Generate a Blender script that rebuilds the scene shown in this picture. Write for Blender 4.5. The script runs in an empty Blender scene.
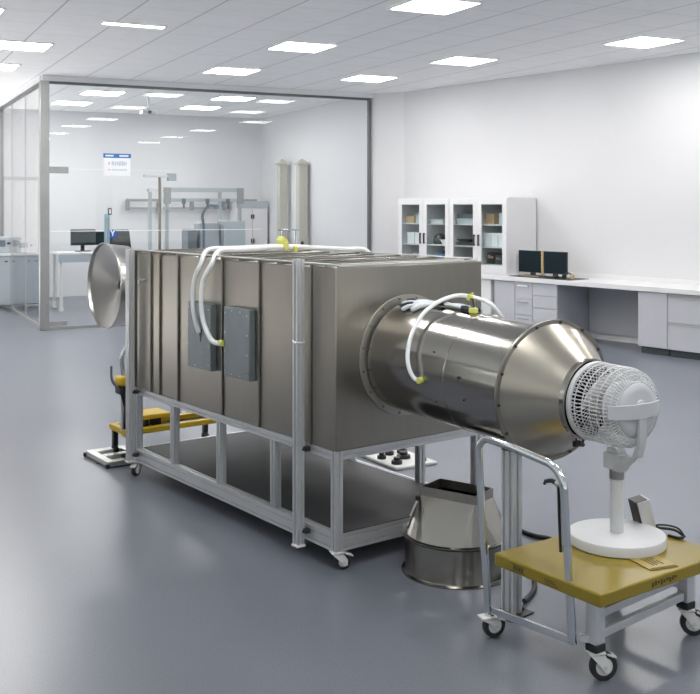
import bpy, bmesh, math, random
from mathutils import Vector, Matrix
random.seed(7)
S = bpy.context.scene
COL = S.collection
PI = math.pi
F, CY, EYE = 1017.7, 206.75, 1.65          # focal length in pixels, horizon row, eye height

# ------------------------------------------------------------------ measuring helpers
def gz(px, py, z=0.0):                       # point of the photograph lying at height z
    d = (EYE - z) * F / (py - CY)
    return Vector(((px - 350) / F * d, d, z))
def gd(px, py, d):                           # point of the photograph lying at distance d
    return Vector(((px - 350) / F * d, d, EYE - (py - CY) / F * d))

# ------------------------------------------------------------------ mesh builder
def frame_from(axis, xdir=None):
    z = Vector(axis).normalized()
    x = Vector(xdir) if xdir is not None else (Vector((1, 0, 0)) if abs(z.x) < .9 else Vector((0, 1, 0)))
    x = (x - z * x.dot(z)).normalized()
    y = z.cross(x)
    return Matrix((x, y, z)).transposed()
def smooth_path(pts, n=8):
    pts = [Vector(p) for p in pts]
    out = []
    for i in range(len(pts) - 1):
        p0 = pts[i - 1] if i > 0 else pts[i] * 2 - pts[i + 1]
        p1, p2 = pts[i], pts[i + 1]
        p3 = pts[i + 2] if i + 2 < len(pts) else pts[i + 1] * 2 - pts[i]
        for k in range(n):
            t = k / n
            out.append(.5 * ((2 * p1) + (p2 - p0) * t + (2 * p0 - 5 * p1 + 4 * p2 - p3) * t * t + (3 * p1 - p0 - 3 * p2 + p3) * t ** 3))
    out.append(pts[-1])
    return out
class MB:
    def __init__(s): s.v = []; s.f = []; s.M = Matrix.Identity(4)
    def add(s, vs, fs):
        o = len(s.v)
        s.v += [s.M @ Vector(v) for v in vs]
        s.f += [tuple(i + o for i in f) for f in fs]
        return s
    def box(s, c, d, R=None):
        c = Vector(c); hx, hy, hz = d[0] / 2, d[1] / 2, d[2] / 2
        vs = [Vector((x, y, z)) for x in (-hx, hx) for y in (-hy, hy) for z in (-hz, hz)]
        if R is not None: vs = [R @ v for v in vs]
        return s.add([v + c for v in vs], [(0, 1, 3, 2), (4, 6, 7, 5), (0, 4, 5, 1), (2, 3, 7, 6), (0, 2, 6, 4), (1, 5, 7, 3)])
    def bb(s, x0, x1, y0, y1, z0, z1):
        return s.box(((x0 + x1) / 2, (y0 + y1) / 2, (z0 + z1) / 2), (x1 - x0, y1 - y0, z1 - z0))
    def poly(s, prof, p0, p1, xdir=None):          # straight sweep of a 2-D outline
        p0, p1 = Vector(p0), Vector(p1)
        R = frame_from(p1 - p0, xdir); n = len(prof)
        vs = [p0 + R @ Vector((a, b, 0)) for a, b in prof] + [p1 + R @ Vector((a, b, 0)) for a, b in prof]
        fs = [(i, (i + 1) % n, n + (i + 1) % n, n + i) for i in range(n)] + [tuple(range(n - 1, -1, -1)), tuple(range(n, 2 * n))]
        return s.add(vs, fs)
    def cyl(s, p0, p1, r, r1=None, n=20, cap=True):
        p0, p1 = Vector(p0), Vector(p1); r1 = r if r1 is None else r1
        R = frame_from(p1 - p0)
        vs = [p0 + R @ Vector((r * math.cos(2 * PI * i / n), r * math.sin(2 * PI * i / n), 0)) for i in range(n)]
        vs += [p1 + R @ Vector((r1 * math.cos(2 * PI * i / n), r1 * math.sin(2 * PI * i / n), 0)) for i in range(n)]
        fs = [(i, (i + 1) % n, n + (i + 1) % n, n + i) for i in range(n)]
        if cap: fs += [tuple(range(n - 1, -1, -1)), tuple(range(n, 2 * n))]
        return s.add(vs, fs)
    def lathe(s, prof, o=(0, 0, 0), axis=(0, 0, 1), n=64, closed=False):   # prof: (radius, height) pairs
        o = Vector(o); R = frame_from(axis); vs = []; fs = []; m = len(prof)
        for i in range(n):
            a = 2 * PI * i / n
            for r, h in prof: vs.append(o + R @ Vector((r * math.cos(a), r * math.sin(a), h)))
        for i in range(n):
            j = (i + 1) % n
            for k in range(m if closed else m - 1):
                l = (k + 1) % m
                fs.append((i * m + k, j * m + k, j * m + l, i * m + l))
        return s.add(vs, fs)
    def tube(s, pts, r, n=10, closed=False, cap=True, sx=1.0):
        pts = [Vector(p) for p in pts]; m = len(pts); vs = []; fs = []; up = None
        for i, p in enumerate(pts):
            a = pts[(i - 1) % m] if (closed or i > 0) else p
            b = pts[(i + 1) % m] if (closed or i < m - 1) else p
            t = (b - a).normalized()
            if up is None: R = frame_from(t)
            else:
                x = (up - t * up.dot(t)).normalized(); R = Matrix((x, t.cross(x), t)).transposed()
            up = R.col[0].copy()
            rr = r[i] if isinstance(r, (list, tuple)) else r
            for k in range(n):
                c = 2 * PI * k / n
                vs.append(p + R @ Vector((rr * sx * math.cos(c), rr * math.sin(c), 0)))
        for i in range(m if closed else m - 1):
            j = (i + 1) % m
            for k in range(n):
                l = (k + 1) % n
                fs.append((i * n + k, i * n + l, j * n + l, j * n + k))
        if cap and not closed: fs += [tuple(range(n - 1, -1, -1)), tuple(range((m - 1) * n, m * n))]
        return s.add(vs, fs)
    def ell(s, c, d, R=None, nu=20, nv=12):
        c = Vector(c); vs = []; fs = []
        for j in range(nv + 1):
            t = PI * j / nv
            for i in range(nu):
                a = 2 * PI * i / nu
                v = Vector((d[0] / 2 * math.sin(t) * math.cos(a), d[1] / 2 * math.sin(t) * math.sin(a), d[2] / 2 * math.cos(t)))
                vs.append(c + (R @ v if R is not None else v))
        for j in range(nv):
            for i in range(nu):
                k = (i + 1) % nu
                fs.append((j * nu + i, (j + 1) * nu + i, (j + 1) * nu + k, j * nu + k))
        return s.add(vs, fs)
    def build(s, name, mat, parent=None, bevel=0, sharp=35, segs=2, merge=True):
        me = bpy.data.meshes.new(name); me.from_pydata([tuple(v) for v in s.v], [], s.f)
        bm = bmesh.new(); bm.from_mesh(me)
        if merge: bmesh.ops.remove_doubles(bm, verts=bm.verts, dist=1e-6)
        bmesh.ops.recalc_face_normals(bm, faces=bm.faces); bm.to_mesh(me); bm.free()
        me.polygons.foreach_set('use_smooth', [True] * len(me.polygons)); me.set_sharp_from_angle(angle=math.radians(sharp))
        me.materials.append(mat)
        o = bpy.data.objects.new(name, me); COL.objects.link(o)
        if parent is not None: o.parent = parent
        if bevel:
            b = o.modifiers.new('soft_edges', 'BEVEL'); b.width = bevel; b.segments = segs; b.limit_method = 'ANGLE'; b.angle_limit = math.radians(40)
        return o
def tag(o, label, cat, group=None):
    o['label'] = label; o['category'] = cat
    if group: o['group'] = group
    return o
def thing(name, label, cat, loc=(0, 0, 0), rz=0, group=None):
    o = bpy.data.objects.new(name, None); COL.objects.link(o); o.empty_display_size = .1
    o.location = loc; o.rotation_euler = (0, 0, rz)
    return tag(o, label, cat, group)
def struct(o, kind='structure'):
    o['kind'] = kind; return o
def dup(root):
    def rec(o, par):
        c = o.copy(); COL.objects.link(c)
        if par is not None: c.parent = par
        for ch in kids[o.name]: rec(ch, c)
        return c
    kids = {}
    def scan(o):
        kids[o.name] = list(o.children)
        for ch in o.children: scan(ch)
    scan(root)
    return rec(root, None)

# ------------------------------------------------------------------ materials
def mat(name, col, rough=.5, metal=0, noise=0, nscale=20, stretch=None, bump=0, bscale=60, emit=None, estr=1, rvar=0, spec=.5, coat=0):
    m = bpy.data.materials.new(name); m.use_nodes = True
    nt = m.node_tree; b = nt.nodes['Principled BSDF']; L = nt.links
    c = (*col, 1) if len(col) == 3 else col
    b.inputs['Base Color'].default_value = c; b.inputs['Roughness'].default_value = rough; b.inputs['Metallic'].default_value = metal
    b.inputs['Specular IOR Level'].default_value = spec; b.inputs['Coat Weight'].default_value = coat
    tc = nt.nodes.new('ShaderNodeTexCoord'); mp = nt.nodes.new('ShaderNodeMapping'); L.new(tc.outputs['Object'], mp.inputs[0])
    if stretch: mp.inputs['Scale'].default_value = stretch
    if noise or rvar:
        n = nt.nodes.new('ShaderNodeTexNoise'); n.inputs['Scale'].default_value = nscale; n.inputs['Detail'].default_value = 5; L.new(mp.outputs[0], n.inputs['Vector'])
    if noise:
        r = nt.nodes.new('ShaderNodeValToRGB'); L.new(n.outputs['Fac'], r.inputs[0])
        r.color_ramp.elements[0].position = .3; r.color_ramp.elements[1].position = .7
        r.color_ramp.elements[0].color = tuple(max(0, x * (1 - noise)) for x in c[:3]) + (1,)
        r.color_ramp.elements[1].color = tuple(min(1, x * (1 + noise)) for x in c[:3]) + (1,)
        L.new(r.outputs[0], b.inputs['Base Color'])
    if rvar:
        r2 = nt.nodes.new('ShaderNodeMapRange'); L.new(n.outputs['Fac'], r2.inputs[0])
        r2.inputs[1].default_value = .3; r2.inputs[2].default_value = .7; r2.inputs[3].default_value = max(.02, rough - rvar); r2.inputs[4].default_value = rough + rvar
        L.new(r2.outputs[0], b.inputs['Roughness'])
    if bump:
        n2 = nt.nodes.new('ShaderNodeTexNoise'); n2.inputs['Scale'].default_value = bscale; n2.inputs['Detail'].default_value = 3; L.new(mp.outputs[0], n2.inputs['Vector'])
        bp = nt.nodes.new('ShaderNodeBump'); bp.inputs['Strength'].default_value = bump; bp.inputs['Distance'].default_value = .01; L.new(n2.outputs['Fac'], bp.inputs['Height']); L.new(bp.outputs[0], b.inputs['Normal'])
    if emit: b.inputs['Emission Color'].default_value = (*emit, 1); b.inputs['Emission Strength'].default_value = estr
    return m
def glass_mat(name, tint, ior=1.45):
    m = bpy.data.materials.new(name); m.use_nodes = True; nt = m.node_tree; nt.nodes.clear(); L = nt.links
    o = nt.nodes.new('ShaderNodeOutputMaterial'); mx = nt.nodes.new('ShaderNodeMixShader'); t = nt.nodes.new('ShaderNodeBsdfTransparent'); g = nt.nodes.new('ShaderNodeBsdfGlossy'); fr = nt.nodes.new('ShaderNodeLayerWeight')
    t.inputs[0].default_value = (*tint, 1); g.inputs['Roughness'].default_value = .01; fr.inputs[0].default_value = .5
    pw = nt.nodes.new('ShaderNodeMath'); pw.operation = 'POWER'; L.new(fr.outputs['Facing'], pw.inputs[0]); pw.inputs[1].default_value = 5
    ma = nt.nodes.new('ShaderNodeMath'); ma.operation = 'MULTIPLY_ADD'; L.new(pw.outputs[0], ma.inputs[0]); ma.inputs[1].default_value = .9; ma.inputs[2].default_value = .018
    L.new(ma.outputs[0], mx.inputs[0]); L.new(t.outputs[0], mx.inputs[1]); L.new(g.outputs[0], mx.inputs[2]); L.new(mx.outputs[0], o.inputs[0])
    return m
M = {}
M['steel'] = mat('brushed_stainless', (.36, .338, .30), .33, 1, .03, 2.2, (14, 14, 1.2), 0, 5, rvar=.03)
M['steel_tube'] = mat('rolled_stainless', (.36, .347, .325), .17, 1)
M['steel_cone'] = mat('spun_stainless', (.46, .43, .37), .29, 1)
M['pot_base'] = mat('dark_sheet_steel', (.27, .26, .24), .22, 1)
M['horn'] = mat('satin_horn_steel', (.52, .515, .50), .3, 1)
M['ring'] = mat('pale_flange_ring', (.50, .48, .44), .45, .9)
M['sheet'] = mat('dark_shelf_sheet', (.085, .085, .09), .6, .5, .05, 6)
M['pot'] = mat('bright_sheet_steel', (.44, .425, .39), .16, 1)
M['flange'] = mat('dull_steel_flange', (.29, .275, .25), .38, 1, .08, 10)
M['alu'] = mat('anodised_aluminium', (.68, .69, .71), .36, .65, .03, 30)
M['alu_dark'] = mat('shadow_groove', (.10, .105, .115), .5, .5)
M['chrome'] = mat('chrome_tube', (.66, .69, .71), .12, 1, rvar=.04, nscale=4)
M['panel'] = mat('galvanised_grey', (.23, .265, .28), .42, .55, .06, 14)
M['bolt'] = mat('dark_bolt', (.06, .06, .06), .4, .7)
M['zinc'] = mat('zinc_screw', (.6, .6, .58), .35, .9)
M['black'] = mat('black_plastic', (.012, .012, .014), .4, 0)
M['rubber'] = mat('black_rubber', (.02, .02, .022), .65, 0)
M['white_pl'] = mat('white_plastic', (.74, .74, .73), .4, 0, .02, 20)
M['hub'] = mat('grey_white_hub', (.62, .64, .66), .35, .1)
M['fan'] = mat('fan_white', (.62, .63, .645), .4, 0, .02, 12)
M['fan_arm'] = mat('fan_grey', (.50, .515, .54), .42, 0, .02, 12)
M['hose'] = mat('white_hose', (.86, .87, .88), .35, 0)
M['yel'] = mat('yellow_deck_paint', (.245, .18, .011), .32, 0, .05, 120)
M['yel2'] = mat('bright_yellow_paint', (.72, .48, .02), .4, 0, .06, 9)
M['lime'] = mat('lime_yellow_tape', (.66, .66, .16), .5)
M['gold'] = mat('gold_card', (.34, .25, .05), .35, .1)
M['ink'] = mat('dark_ink', (.07, .055, .012), .6)
M['wall'] = mat('white_wall_paint', (.66, .66, .675), .6, 0, .015, 1.2)
M['wall_dark'] = mat('darkened_unseen_wall', (.26, .255, .25), .6, 0, .015, 1.2)  # unseen left wall, darkened to dull its reflection in the steel box
M['wall_in'] = mat('pale_grey_wall_paint', (.70, .705, .72), .6, 0, .015, 1.2)
M['counter'] = mat('white_countertop', (.74, .74, .75), .3, 0, .01, 5)
M['cab'] = mat('white_cabinet', (.70, .70, .71), .4, 0, .01, 5)
M['cab_grey'] = mat('pale_grey_cabinet', (.50, .51, .545), .4, 0, .015, 5)
M['cab_mid'] = mat('mid_grey_panel', (.40, .41, .44), .5, 0, .015, 5)
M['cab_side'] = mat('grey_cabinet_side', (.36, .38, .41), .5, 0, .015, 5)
M['plinth'] = mat('dark_plinth', (.055, .07, .075), .5)
M['skirt'] = mat('grey_skirting', (.42, .42, .42), .5)
M['cab_in'] = mat('cabinet_lining', (.62, .65, .66), .5)
M['glass'] = glass_mat('partition_glass', (.955, .965, .97))
M['cab_glass'] = glass_mat('cabinet_glass', (.93, .955, .955))
M['frame'] = mat('satin_steel_frame', (.36, .36, .355), .4, .8, .05, 6)
M['frame_dark'] = mat('dark_frame', (.13, .14, .14), .45, .5)
M['lamp'] = mat('lit_diffuser', (.9, .9, .9), .5, emit=(1, .98, .95), estr=26)
M['lamp_dim'] = mat('lit_strip', (.9, .9, .9), .5, emit=(1, .985, .96), estr=12)
M['lamp_frame'] = mat('lamp_rim', (.80, .80, .80), .45)
M['screen'] = mat('dark_screen', (.006, .016, .021), .4, spec=.15)
M['tan'] = mat('tan_strip', (.52, .38, .20), .5)
M['duct_beige'] = mat('beige_duct', (.50, .49, .43), .55, 0, .03, 10)
M['brass'] = mat('dull_brass', (.26, .23, .17), .4, .5)
M['blue'] = mat('sign_blue', (.035, .19, .52), .45)
M['blue_d'] = mat('emblem_blue', (.02, .10, .42), .45)
M['paper'] = mat('sign_white', (.84, .86, .88), .5)
M['grey_ink'] = mat('grey_print', (.48, .53, .6), .5)
M['red_ink'] = mat('red_print', (.72, .5, .48), .5)
M['aqua'] = mat('aqua_strip', (.28, .47, .56), .35)
M['mach'] = mat('machine_grey', (.44, .48, .50), .45, 0, .03, 6)
M['mach_d'] = mat('machine_dark', (.15, .18, .21), .45)
M['charcoal'] = mat('charcoal_fabric', (.03, .033, .038), .7)
M['bench_edge'] = mat('blue_grey_edge', (.42, .47, .51), .45)
M['navy'] = mat('navy_fabric', (.02, .035, .06), .8)
M['glove'] = mat('white_knit', (.66, .70, .72), .85, 0, .06, 40, None, .3, 300)
M['brown'] = mat('cardboard', (.50, .36, .20), .7, 0, .05, 20)
M['green'] = mat('pale_green_plastic', (.42, .62, .52), .4)
M['clear'] = mat('milky_plastic', (.62, .68, .70), .35)
M['cobalt'] = mat('blue_plastic', (.08, .24, .45), .4)

def ceiling_mat():
    m = mat('ceiling_tiles', (.93, .93, .93), .75, 0, .02, 6); nt = m.node_tree; L = nt.links; b = nt.nodes['Principled BSDF']
    src = b.inputs['Base Color'].links[0].from_socket
    tc = nt.nodes.new('ShaderNodeTexCoord'); sp = nt.nodes.new('ShaderNodeSeparateXYZ'); L.new(tc.outputs['Object'], sp.inputs[0])
    outs = []
    for ax, off, w in (('X', .49, .016), ('Y', .30, .009)):
        a = nt.nodes.new('ShaderNodeMath'); a.operation = 'SUBTRACT'; L.new(sp.outputs[ax], a.inputs[0]); a.inputs[1].default_value = off
        d = nt.nodes.new('ShaderNodeMath'); d.operation = 'WRAP'; L.new(a.outputs[0], d.inputs[0]); d.inputs[1].default_value = -.305; d.inputs[2].default_value = .305
        e = nt.nodes.new('ShaderNodeMath'); e.operation = 'ABSOLUTE'; L.new(d.outputs[0], e.inputs[0])
        l = nt.nodes.new('ShaderNodeMath'); l.operation = 'LESS_THAN'; L.new(e.outputs[0], l.inputs[0]); l.inputs[1].default_value = w / 2
        outs.append(l)
    h = nt.nodes.new('ShaderNodeMath'); h.operation = 'MULTIPLY'; L.new(outs[1].outputs[0], h.inputs[0]); h.inputs[1].default_value = .6
    mx = nt.nodes.new('ShaderNodeMath'); mx.operation = 'MAXIMUM'; L.new(outs[0].outputs[0], mx.inputs[0]); L.new(h.outputs[0], mx.inputs[1])
    mc = nt.nodes.new('ShaderNodeMix'); mc.data_type = 'RGBA'; L.new(mx.outputs[0], mc.inputs[0]); L.new(src, mc.inputs[6]); mc.inputs[7].default_value = (.58, .58, .60, 1)
    L.new(mc.outputs[2], b.inputs['Base Color'])
    return m
M['ceil'] = ceiling_mat()
def floor_mat():
    m = mat('grey_vinyl_floor', (.158, .171, .206), .34, 0, .22, 170, rvar=0, spec=.5); nt = m.node_tree; L = nt.links; b = nt.nodes['Principled BSDF']
    src = b.inputs['Base Color'].links[0].from_socket
    tc = nt.nodes.new('ShaderNodeTexCoord'); n = nt.nodes.new('ShaderNodeTexNoise'); n.inputs['Scale'].default_value = 1.3; n.inputs['Detail'].default_value = 6; L.new(tc.outputs['Object'], n.inputs['Vector'])
    r = nt.nodes.new('ShaderNodeMapRange'); L.new(n.outputs['Fac'], r.inputs[0]); r.inputs[1].default_value = .3; r.inputs[2].default_value = .7; r.inputs[3].default_value = .94; r.inputs[4].default_value = 1.06
    mc = nt.nodes.new('ShaderNodeVectorMath'); mc.operation = 'SCALE'; L.new(src, mc.inputs[0]); L.new(r.outputs[0], mc.inputs['Scale']); L.new(mc.outputs[0], b.inputs['Base Color'])
    r2 = nt.nodes.new('ShaderNodeMapRange'); L.new(n.outputs['Fac'], r2.inputs[0]); r2.inputs[1].default_value = .3; r2.inputs[2].default_value = .7; r2.inputs[3].default_value = .275; r2.inputs[4].default_value = .295; L.new(r2.outputs[0], b.inputs['Roughness'])
    return m
M['floor'] = floor_mat()

# ------------------------------------------------------------------ the room
YR = math.radians(26.42)                       # yaw of the ceiling grid and of the glass room
RU = Vector((math.cos(YR), math.sin(YR), 0)); RV = Vector((-math.sin(YR), math.cos(YR), 0))
def uv(u, v, z=0): return RU * u + RV * v + Vector((0, 0, z))
ZC = 3.41
W0 = Vector((.828, 15.61, 0)); PHI = math.radians(-52)
WX = Vector((math.cos(PHI), math.sin(PHI), 0)); WY = Vector((-math.sin(PHI), math.cos(PHI), 0))    # along the right wall / into it
def wl(a, y, z=0): return W0 + WX * a + WY * y + Vector((0, 0, z))
def wall_between(name, a, b, t, z0=0, z1=ZC, m=None):           # t > 0: thickness to the left of a->b
    a, b = Vector(a), Vector(b); d = (b - a).normalized(); n = Vector((-d.y, d.x, 0)) * t
    q = [a, b, b + n, a + n]; mb = MB()
    mb.add([(p.x, p.y, z0) for p in q] + [(p.x, p.y, z1) for p in q], [(0, 1, 2, 3), (4, 7, 6, 5), (0, 4, 5, 1), (1, 5, 6, 2), (2, 6, 7, 3), (3, 7, 4, 0)])
    return struct(mb.build(name, m or M['wall']))
U0, V0, V1 = -3.5, -3.5, 19.05
GP = Vector((-4.095, 13.62, 0)); G_U, G_V = GP.dot(RU), GP.dot(RV)   # outer corner of the glass room
GE = GP + RU * 4.92                                                   # right end of its front
fl = MB().bb(-7, 17, -6, 24, -.1, 0).build('floor', M['floor']); struct(fl)
ce = MB().bb(-6, 17, -6, 22, ZC, ZC + .1).build('ceiling', M['ceil']); ce.rotation_euler.z = YR; struct(ce)
aw = (W0.dot(RV) - V0) / -WX.dot(RV)
wr_end = wl(aw, 0)
wall_between('wall_right', wl(0, 0), wr_end, .12)
def added_window_wall(name, a, b, t, spans, z0, z1, first, paint='wall'):      # an unseen wall with glazed openings added to let in fill light
    a, b = Vector(a), Vector(b); L_ = (b - a).length; d = (b - a).normalized(); n = Vector((-d.y, d.x, 0)); mb = MB()
    mb.M = Matrix(((d.x, n.x, 0, a.x), (d.y, n.y, 0, a.y), (0, 0, 1, 0), (0, 0, 0, 1)))
    y0, y1 = sorted((0, t)); mb.bb(0, L_, y0, y1, 0, z0); mb.bb(0, L_, y0, y1, z1, ZC); x = 0
    for p, q in spans: mb.bb(x, p, y0, y1, z0, z1); x = q
    mb.bb(x, L_, y0, y1, z0, z1); struct(mb.build(name, M[paint]))
    for k, (p, q) in enumerate(spans):
        f = MB(); f.M = mb.M; yc = t / 2; m_ = (p + q) / 2; fw = .05
        f.bb(p, q, yc - .03, yc + .03, z0, z0 + fw); f.bb(p, q, yc - .03, yc + .03, z1 - fw, z1); f.bb(p, p + fw, yc - .03, yc + .03, z0 + fw, z1 - fw); f.bb(q - fw, q, yc - .03, yc + .03, z0 + fw, z1 - fw); f.bb(m_ - fw / 2, m_ + fw / 2, yc - .03, yc + .03, z0 + fw, z1 - fw)
        o_ = struct(f.build('window_%d' % (first + k), M['cab'])); g_ = MB(); g_.M = mb.M
        g_.bb(p + fw, m_ - fw / 2, yc - .004, yc + .004, z0 + fw, z1 - fw); g_.bb(m_ + fw / 2, q - fw, yc - .004, yc + .004, z0 + fw, z1 - fw); g_.build('window_pane', M['cab_glass'], o_)
added_window_wall('wall_rear', uv(U0, V0), wr_end, -.12, [(1 + 3.3 * k, 3.9 + 3.3 * k) for k in range(4)], .5, 3.1, 5)  # windows added behind the camera to light the ceiling and near objects
added_window_wall('wall_left', uv(U0, V0), uv(U0, V1), .12, [(1.0 + 3.3 * k, 3.9 + 3.3 * k) for k in range(3)], .9, 3.1, 9, 'wall_dark')  # more windows added out of view for daylight fill
in_u = Vector((-1.764, 20.4, 0)).dot(RU)
wall_between('wall_back', uv(U0, V1), uv(in_u + .1, V1), .12, m=M['wall_in'])
wall_between('wall_inner', uv(in_u, V1), GE + RU * .03 + RV * .05, .12, m=M['wall_in'])
wall_between('wall_return', GE + RU * .03, wl(0, 0), .12)
b = MB(); b.poly([(0, 0), (.012, 0), (.012, .1), (0, .1)], wl(3.57, -.031), wl(4.72, -.031), xdir=-WY); struct(b.build('baseboard_right', M['skirt']))
# skirting along the inner back wall
b = MB(); b.poly([(0, 0), (.012, 0), (.012, .09), (0, .09)], uv(U0 + .02, V1 - .002), uv(in_u - .02, V1 - .002), xdir=-RV); 
struct(b.build('baseboard_back', M['skirt']))

# glass room: header, post, rails, panes, door
GH = 3.30
b = MB(); b.M = Matrix.Translation(GP) @ Matrix.Rotation(YR, 4, 'Z')
b.bb(-.03, 4.95, -.05, .05, GH + .035, ZC - .002); struct(b.build('trim_1', M['wall']))
b = MB(); b.M = Matrix.Translation(GP) @ Matrix.Rotation(YR, 4, 'Z')
b.bb(-.05, .05, .055, 5.2, GH + .035, ZC - .002); struct(b.build('trim_2', M['wall']))
def gpart(fn, name, m, bevel=0, par=None):
    b = MB(); b.M = Matrix.Translation(GP) @ Matrix.Rotation(YR, 4, 'Z'); fn(b); o = b.build(name, m, par, bevel); return o
struct(gpart(lambda b: b.bb(-.06, .06, -.06, .05, .001, GH + .034), 'trim_3', M['frame'], .004))              # corner post
struct(gpart(lambda b: b.bb(.062, 4.92, -.03, .03, GH, GH + .034), 'trim_4', M['frame_dark']))                # head rail, front
struct(gpart(lambda b: b.bb(4.885, 4.925, -.032, .032, .001, GH - .001), 'trim_5', M['frame_dark'], .003))     # right jamb
struct(gpart(lambda b: b.bb(.062, 4.88, -.03, .03, .001, .04), 'trim_6', M['frame']))                          # floor rail, front
struct(gpart(lambda b: b.bb(-.03, .03, .055, 5.0, GH, GH + .034), 'trim_7', M['frame_dark']))                 # head rail, side
struct(gpart(lambda b: b.bb(-.03, .03, .055, 5.0, .001, .05), 'trim_8', M['frame']))                           # floor rail, side
struct(gpart(lambda b: b.bb(-.05, .05, 4.2, 4.3, .051, GH - .002), 'trim_9', M['frame'], .004))               # side post far left
def glass_t(px):                                # distance along the front at an image column
    r = (px - 350) / F
    return (r * GP.y - GP.x) / (RU.x - r * RU.y)
t_a, t_b = glass_t(168), glass_t(262.5)
def pane(name, x0, x1, z0, z1):
    o = gpart(lambda b: b.bb(x0, x1, -.006, .006, z0, z1), name, M['glass']); return struct(o)
pane('window_1', t_a + .004, t_b - .004, .041, GH - .001)
pane('window_2', t_b + .004, 4.883, .041, GH - .001)
pane('window_3', .064, t_a - .004, 2.165, GH - .001)
door = pane('door_1', .075, t_a - .006, .045, 2.155)
def on_door(fn, name, m, bev=0):
    return gpart(fn, name, m, bev, door)
on_door(lambda b: b.bb(.064, .32, -.02, .02, 2.10, 2.19), 'patch_fitting', M['frame'], .003)
on_door(lambda b: b.bb(.064, .30, -.02, .02, .05, .11), 'floor_fitting', M['frame'], .003)
tp = glass_t(108)
on_door(lambda b: (b.cyl((tp - .02, -.06, 1.15), (tp - .02, -.06, 1.50), .014), b.cyl((tp - .02, -.06, 1.2), (tp - .02, -.005, 1.2), .008), b.cyl((tp - .02, -.06, 1.45), (tp - .02, -.005, 1.45), .008)), 'pull_handle', M['frame'])
on_door(lambda b: b.bb(tp - .055, tp + .02, -.012, -.007, 1.02, 1.55), 'film_strip', M['aqua'])
on_door(lambda b: (b.bb(tp - .005, tp + .045, -.03, -.0075, 1.54, 1.63)), 'lock_case', M['black'], .004)
on_door(lambda b: b.bb(tp + .006, tp + .034, -.033, -.031, 1.555, 1.615), 'lock_plate', M['white_pl'])
el = glass_t(112.5)
on_door(lambda b: b.cyl((el, -.0075, 1.275), (el, -.011, 1.275), .062, n=40), 'emblem', M['blue_d'])
on_door(lambda b: (b.poly([(-.036, .045), (-.014, .045), (.0, .008), (.014, .045), (.036, .045), (.008, -.006), (.006, -.04), (-.006, -.04), (-.008, -.006)], (el, -.0115, 1.285), (el, -.0125, 1.285), xdir=(1, 0, 0)),), 'emblem_mark', M['paper'])
on_door(lambda b: b.bb(.09, t_a - .02, -.0085, -.0065, 1.315, 1.325), 'sight_line', M['paper'])
struct(gpart(lambda b: b.bb(t_a + .02, t_b - .02, -.0085, -.0065, 1.315, 1.325), 'trim_10', M['paper']))
o = gpart(lambda b: b.bb(-.006, .006, .066, 4.19, .051, GH - .001), 'window_4', M['glass']); struct(o)
for yy in (1.55, 2.9):
    gpart(lambda b: b.bb(-.008, .008, yy - .006, yy + .006, .052, GH - .002), 'pane_joint', M['skirt'], 0, o)
# notice on the glass above the door
sx = glass_t(117)
sg = thing('door_notice', 'small white notice with a blue header strip stuck on the glass above the door', 'sign', GP + RU * sx + Vector((0, 0, 2.225)), YR)
MB().bb(-.185, .185, -.011, -.007, -.15, .15).build('sheet', M['paper'], sg)
MB().bb(-.192, .192, -.0135, -.0112, .098, .158).build('header_strip', M['blue'], sg, .004)
b = MB(); b.bb(-.165, -.05, -.0155, -.0137, .117, .138); b.build('header_lettering', M['paper'], sg); b = MB(); b.bb(.03, .155, -.0155, -.0137, .117, .138); b.build('header_lettering', M['paper'], sg)
b = MB()
for k in range(9):
    w = .012 + .008 * random.random(); x = -.075 + .024 * k
    b.bb(x, x + w, -.0125, -.0112, .0 - .012 * random.random(), .045 + .012 * random.random())
b.build('print', M['grey_ink'], sg); b = MB()
for k in range(10):
    x = -.075 + .0215 * k; b.bb(x, x + .013, -.0125, -.0112, -.075, -.055)
b.build('print', M['grey_ink'], sg)
b = MB(); b.bb(-.125, -.1, -.0125, -.0112, .005, .04); b.build('red_mark', M['red_ink'], sg); b = MB(); b.bb(-.125, -.095, -.0125, -.0112, -.075, -.055); b.build('red_mark', M['red_ink'], sg)

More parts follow.
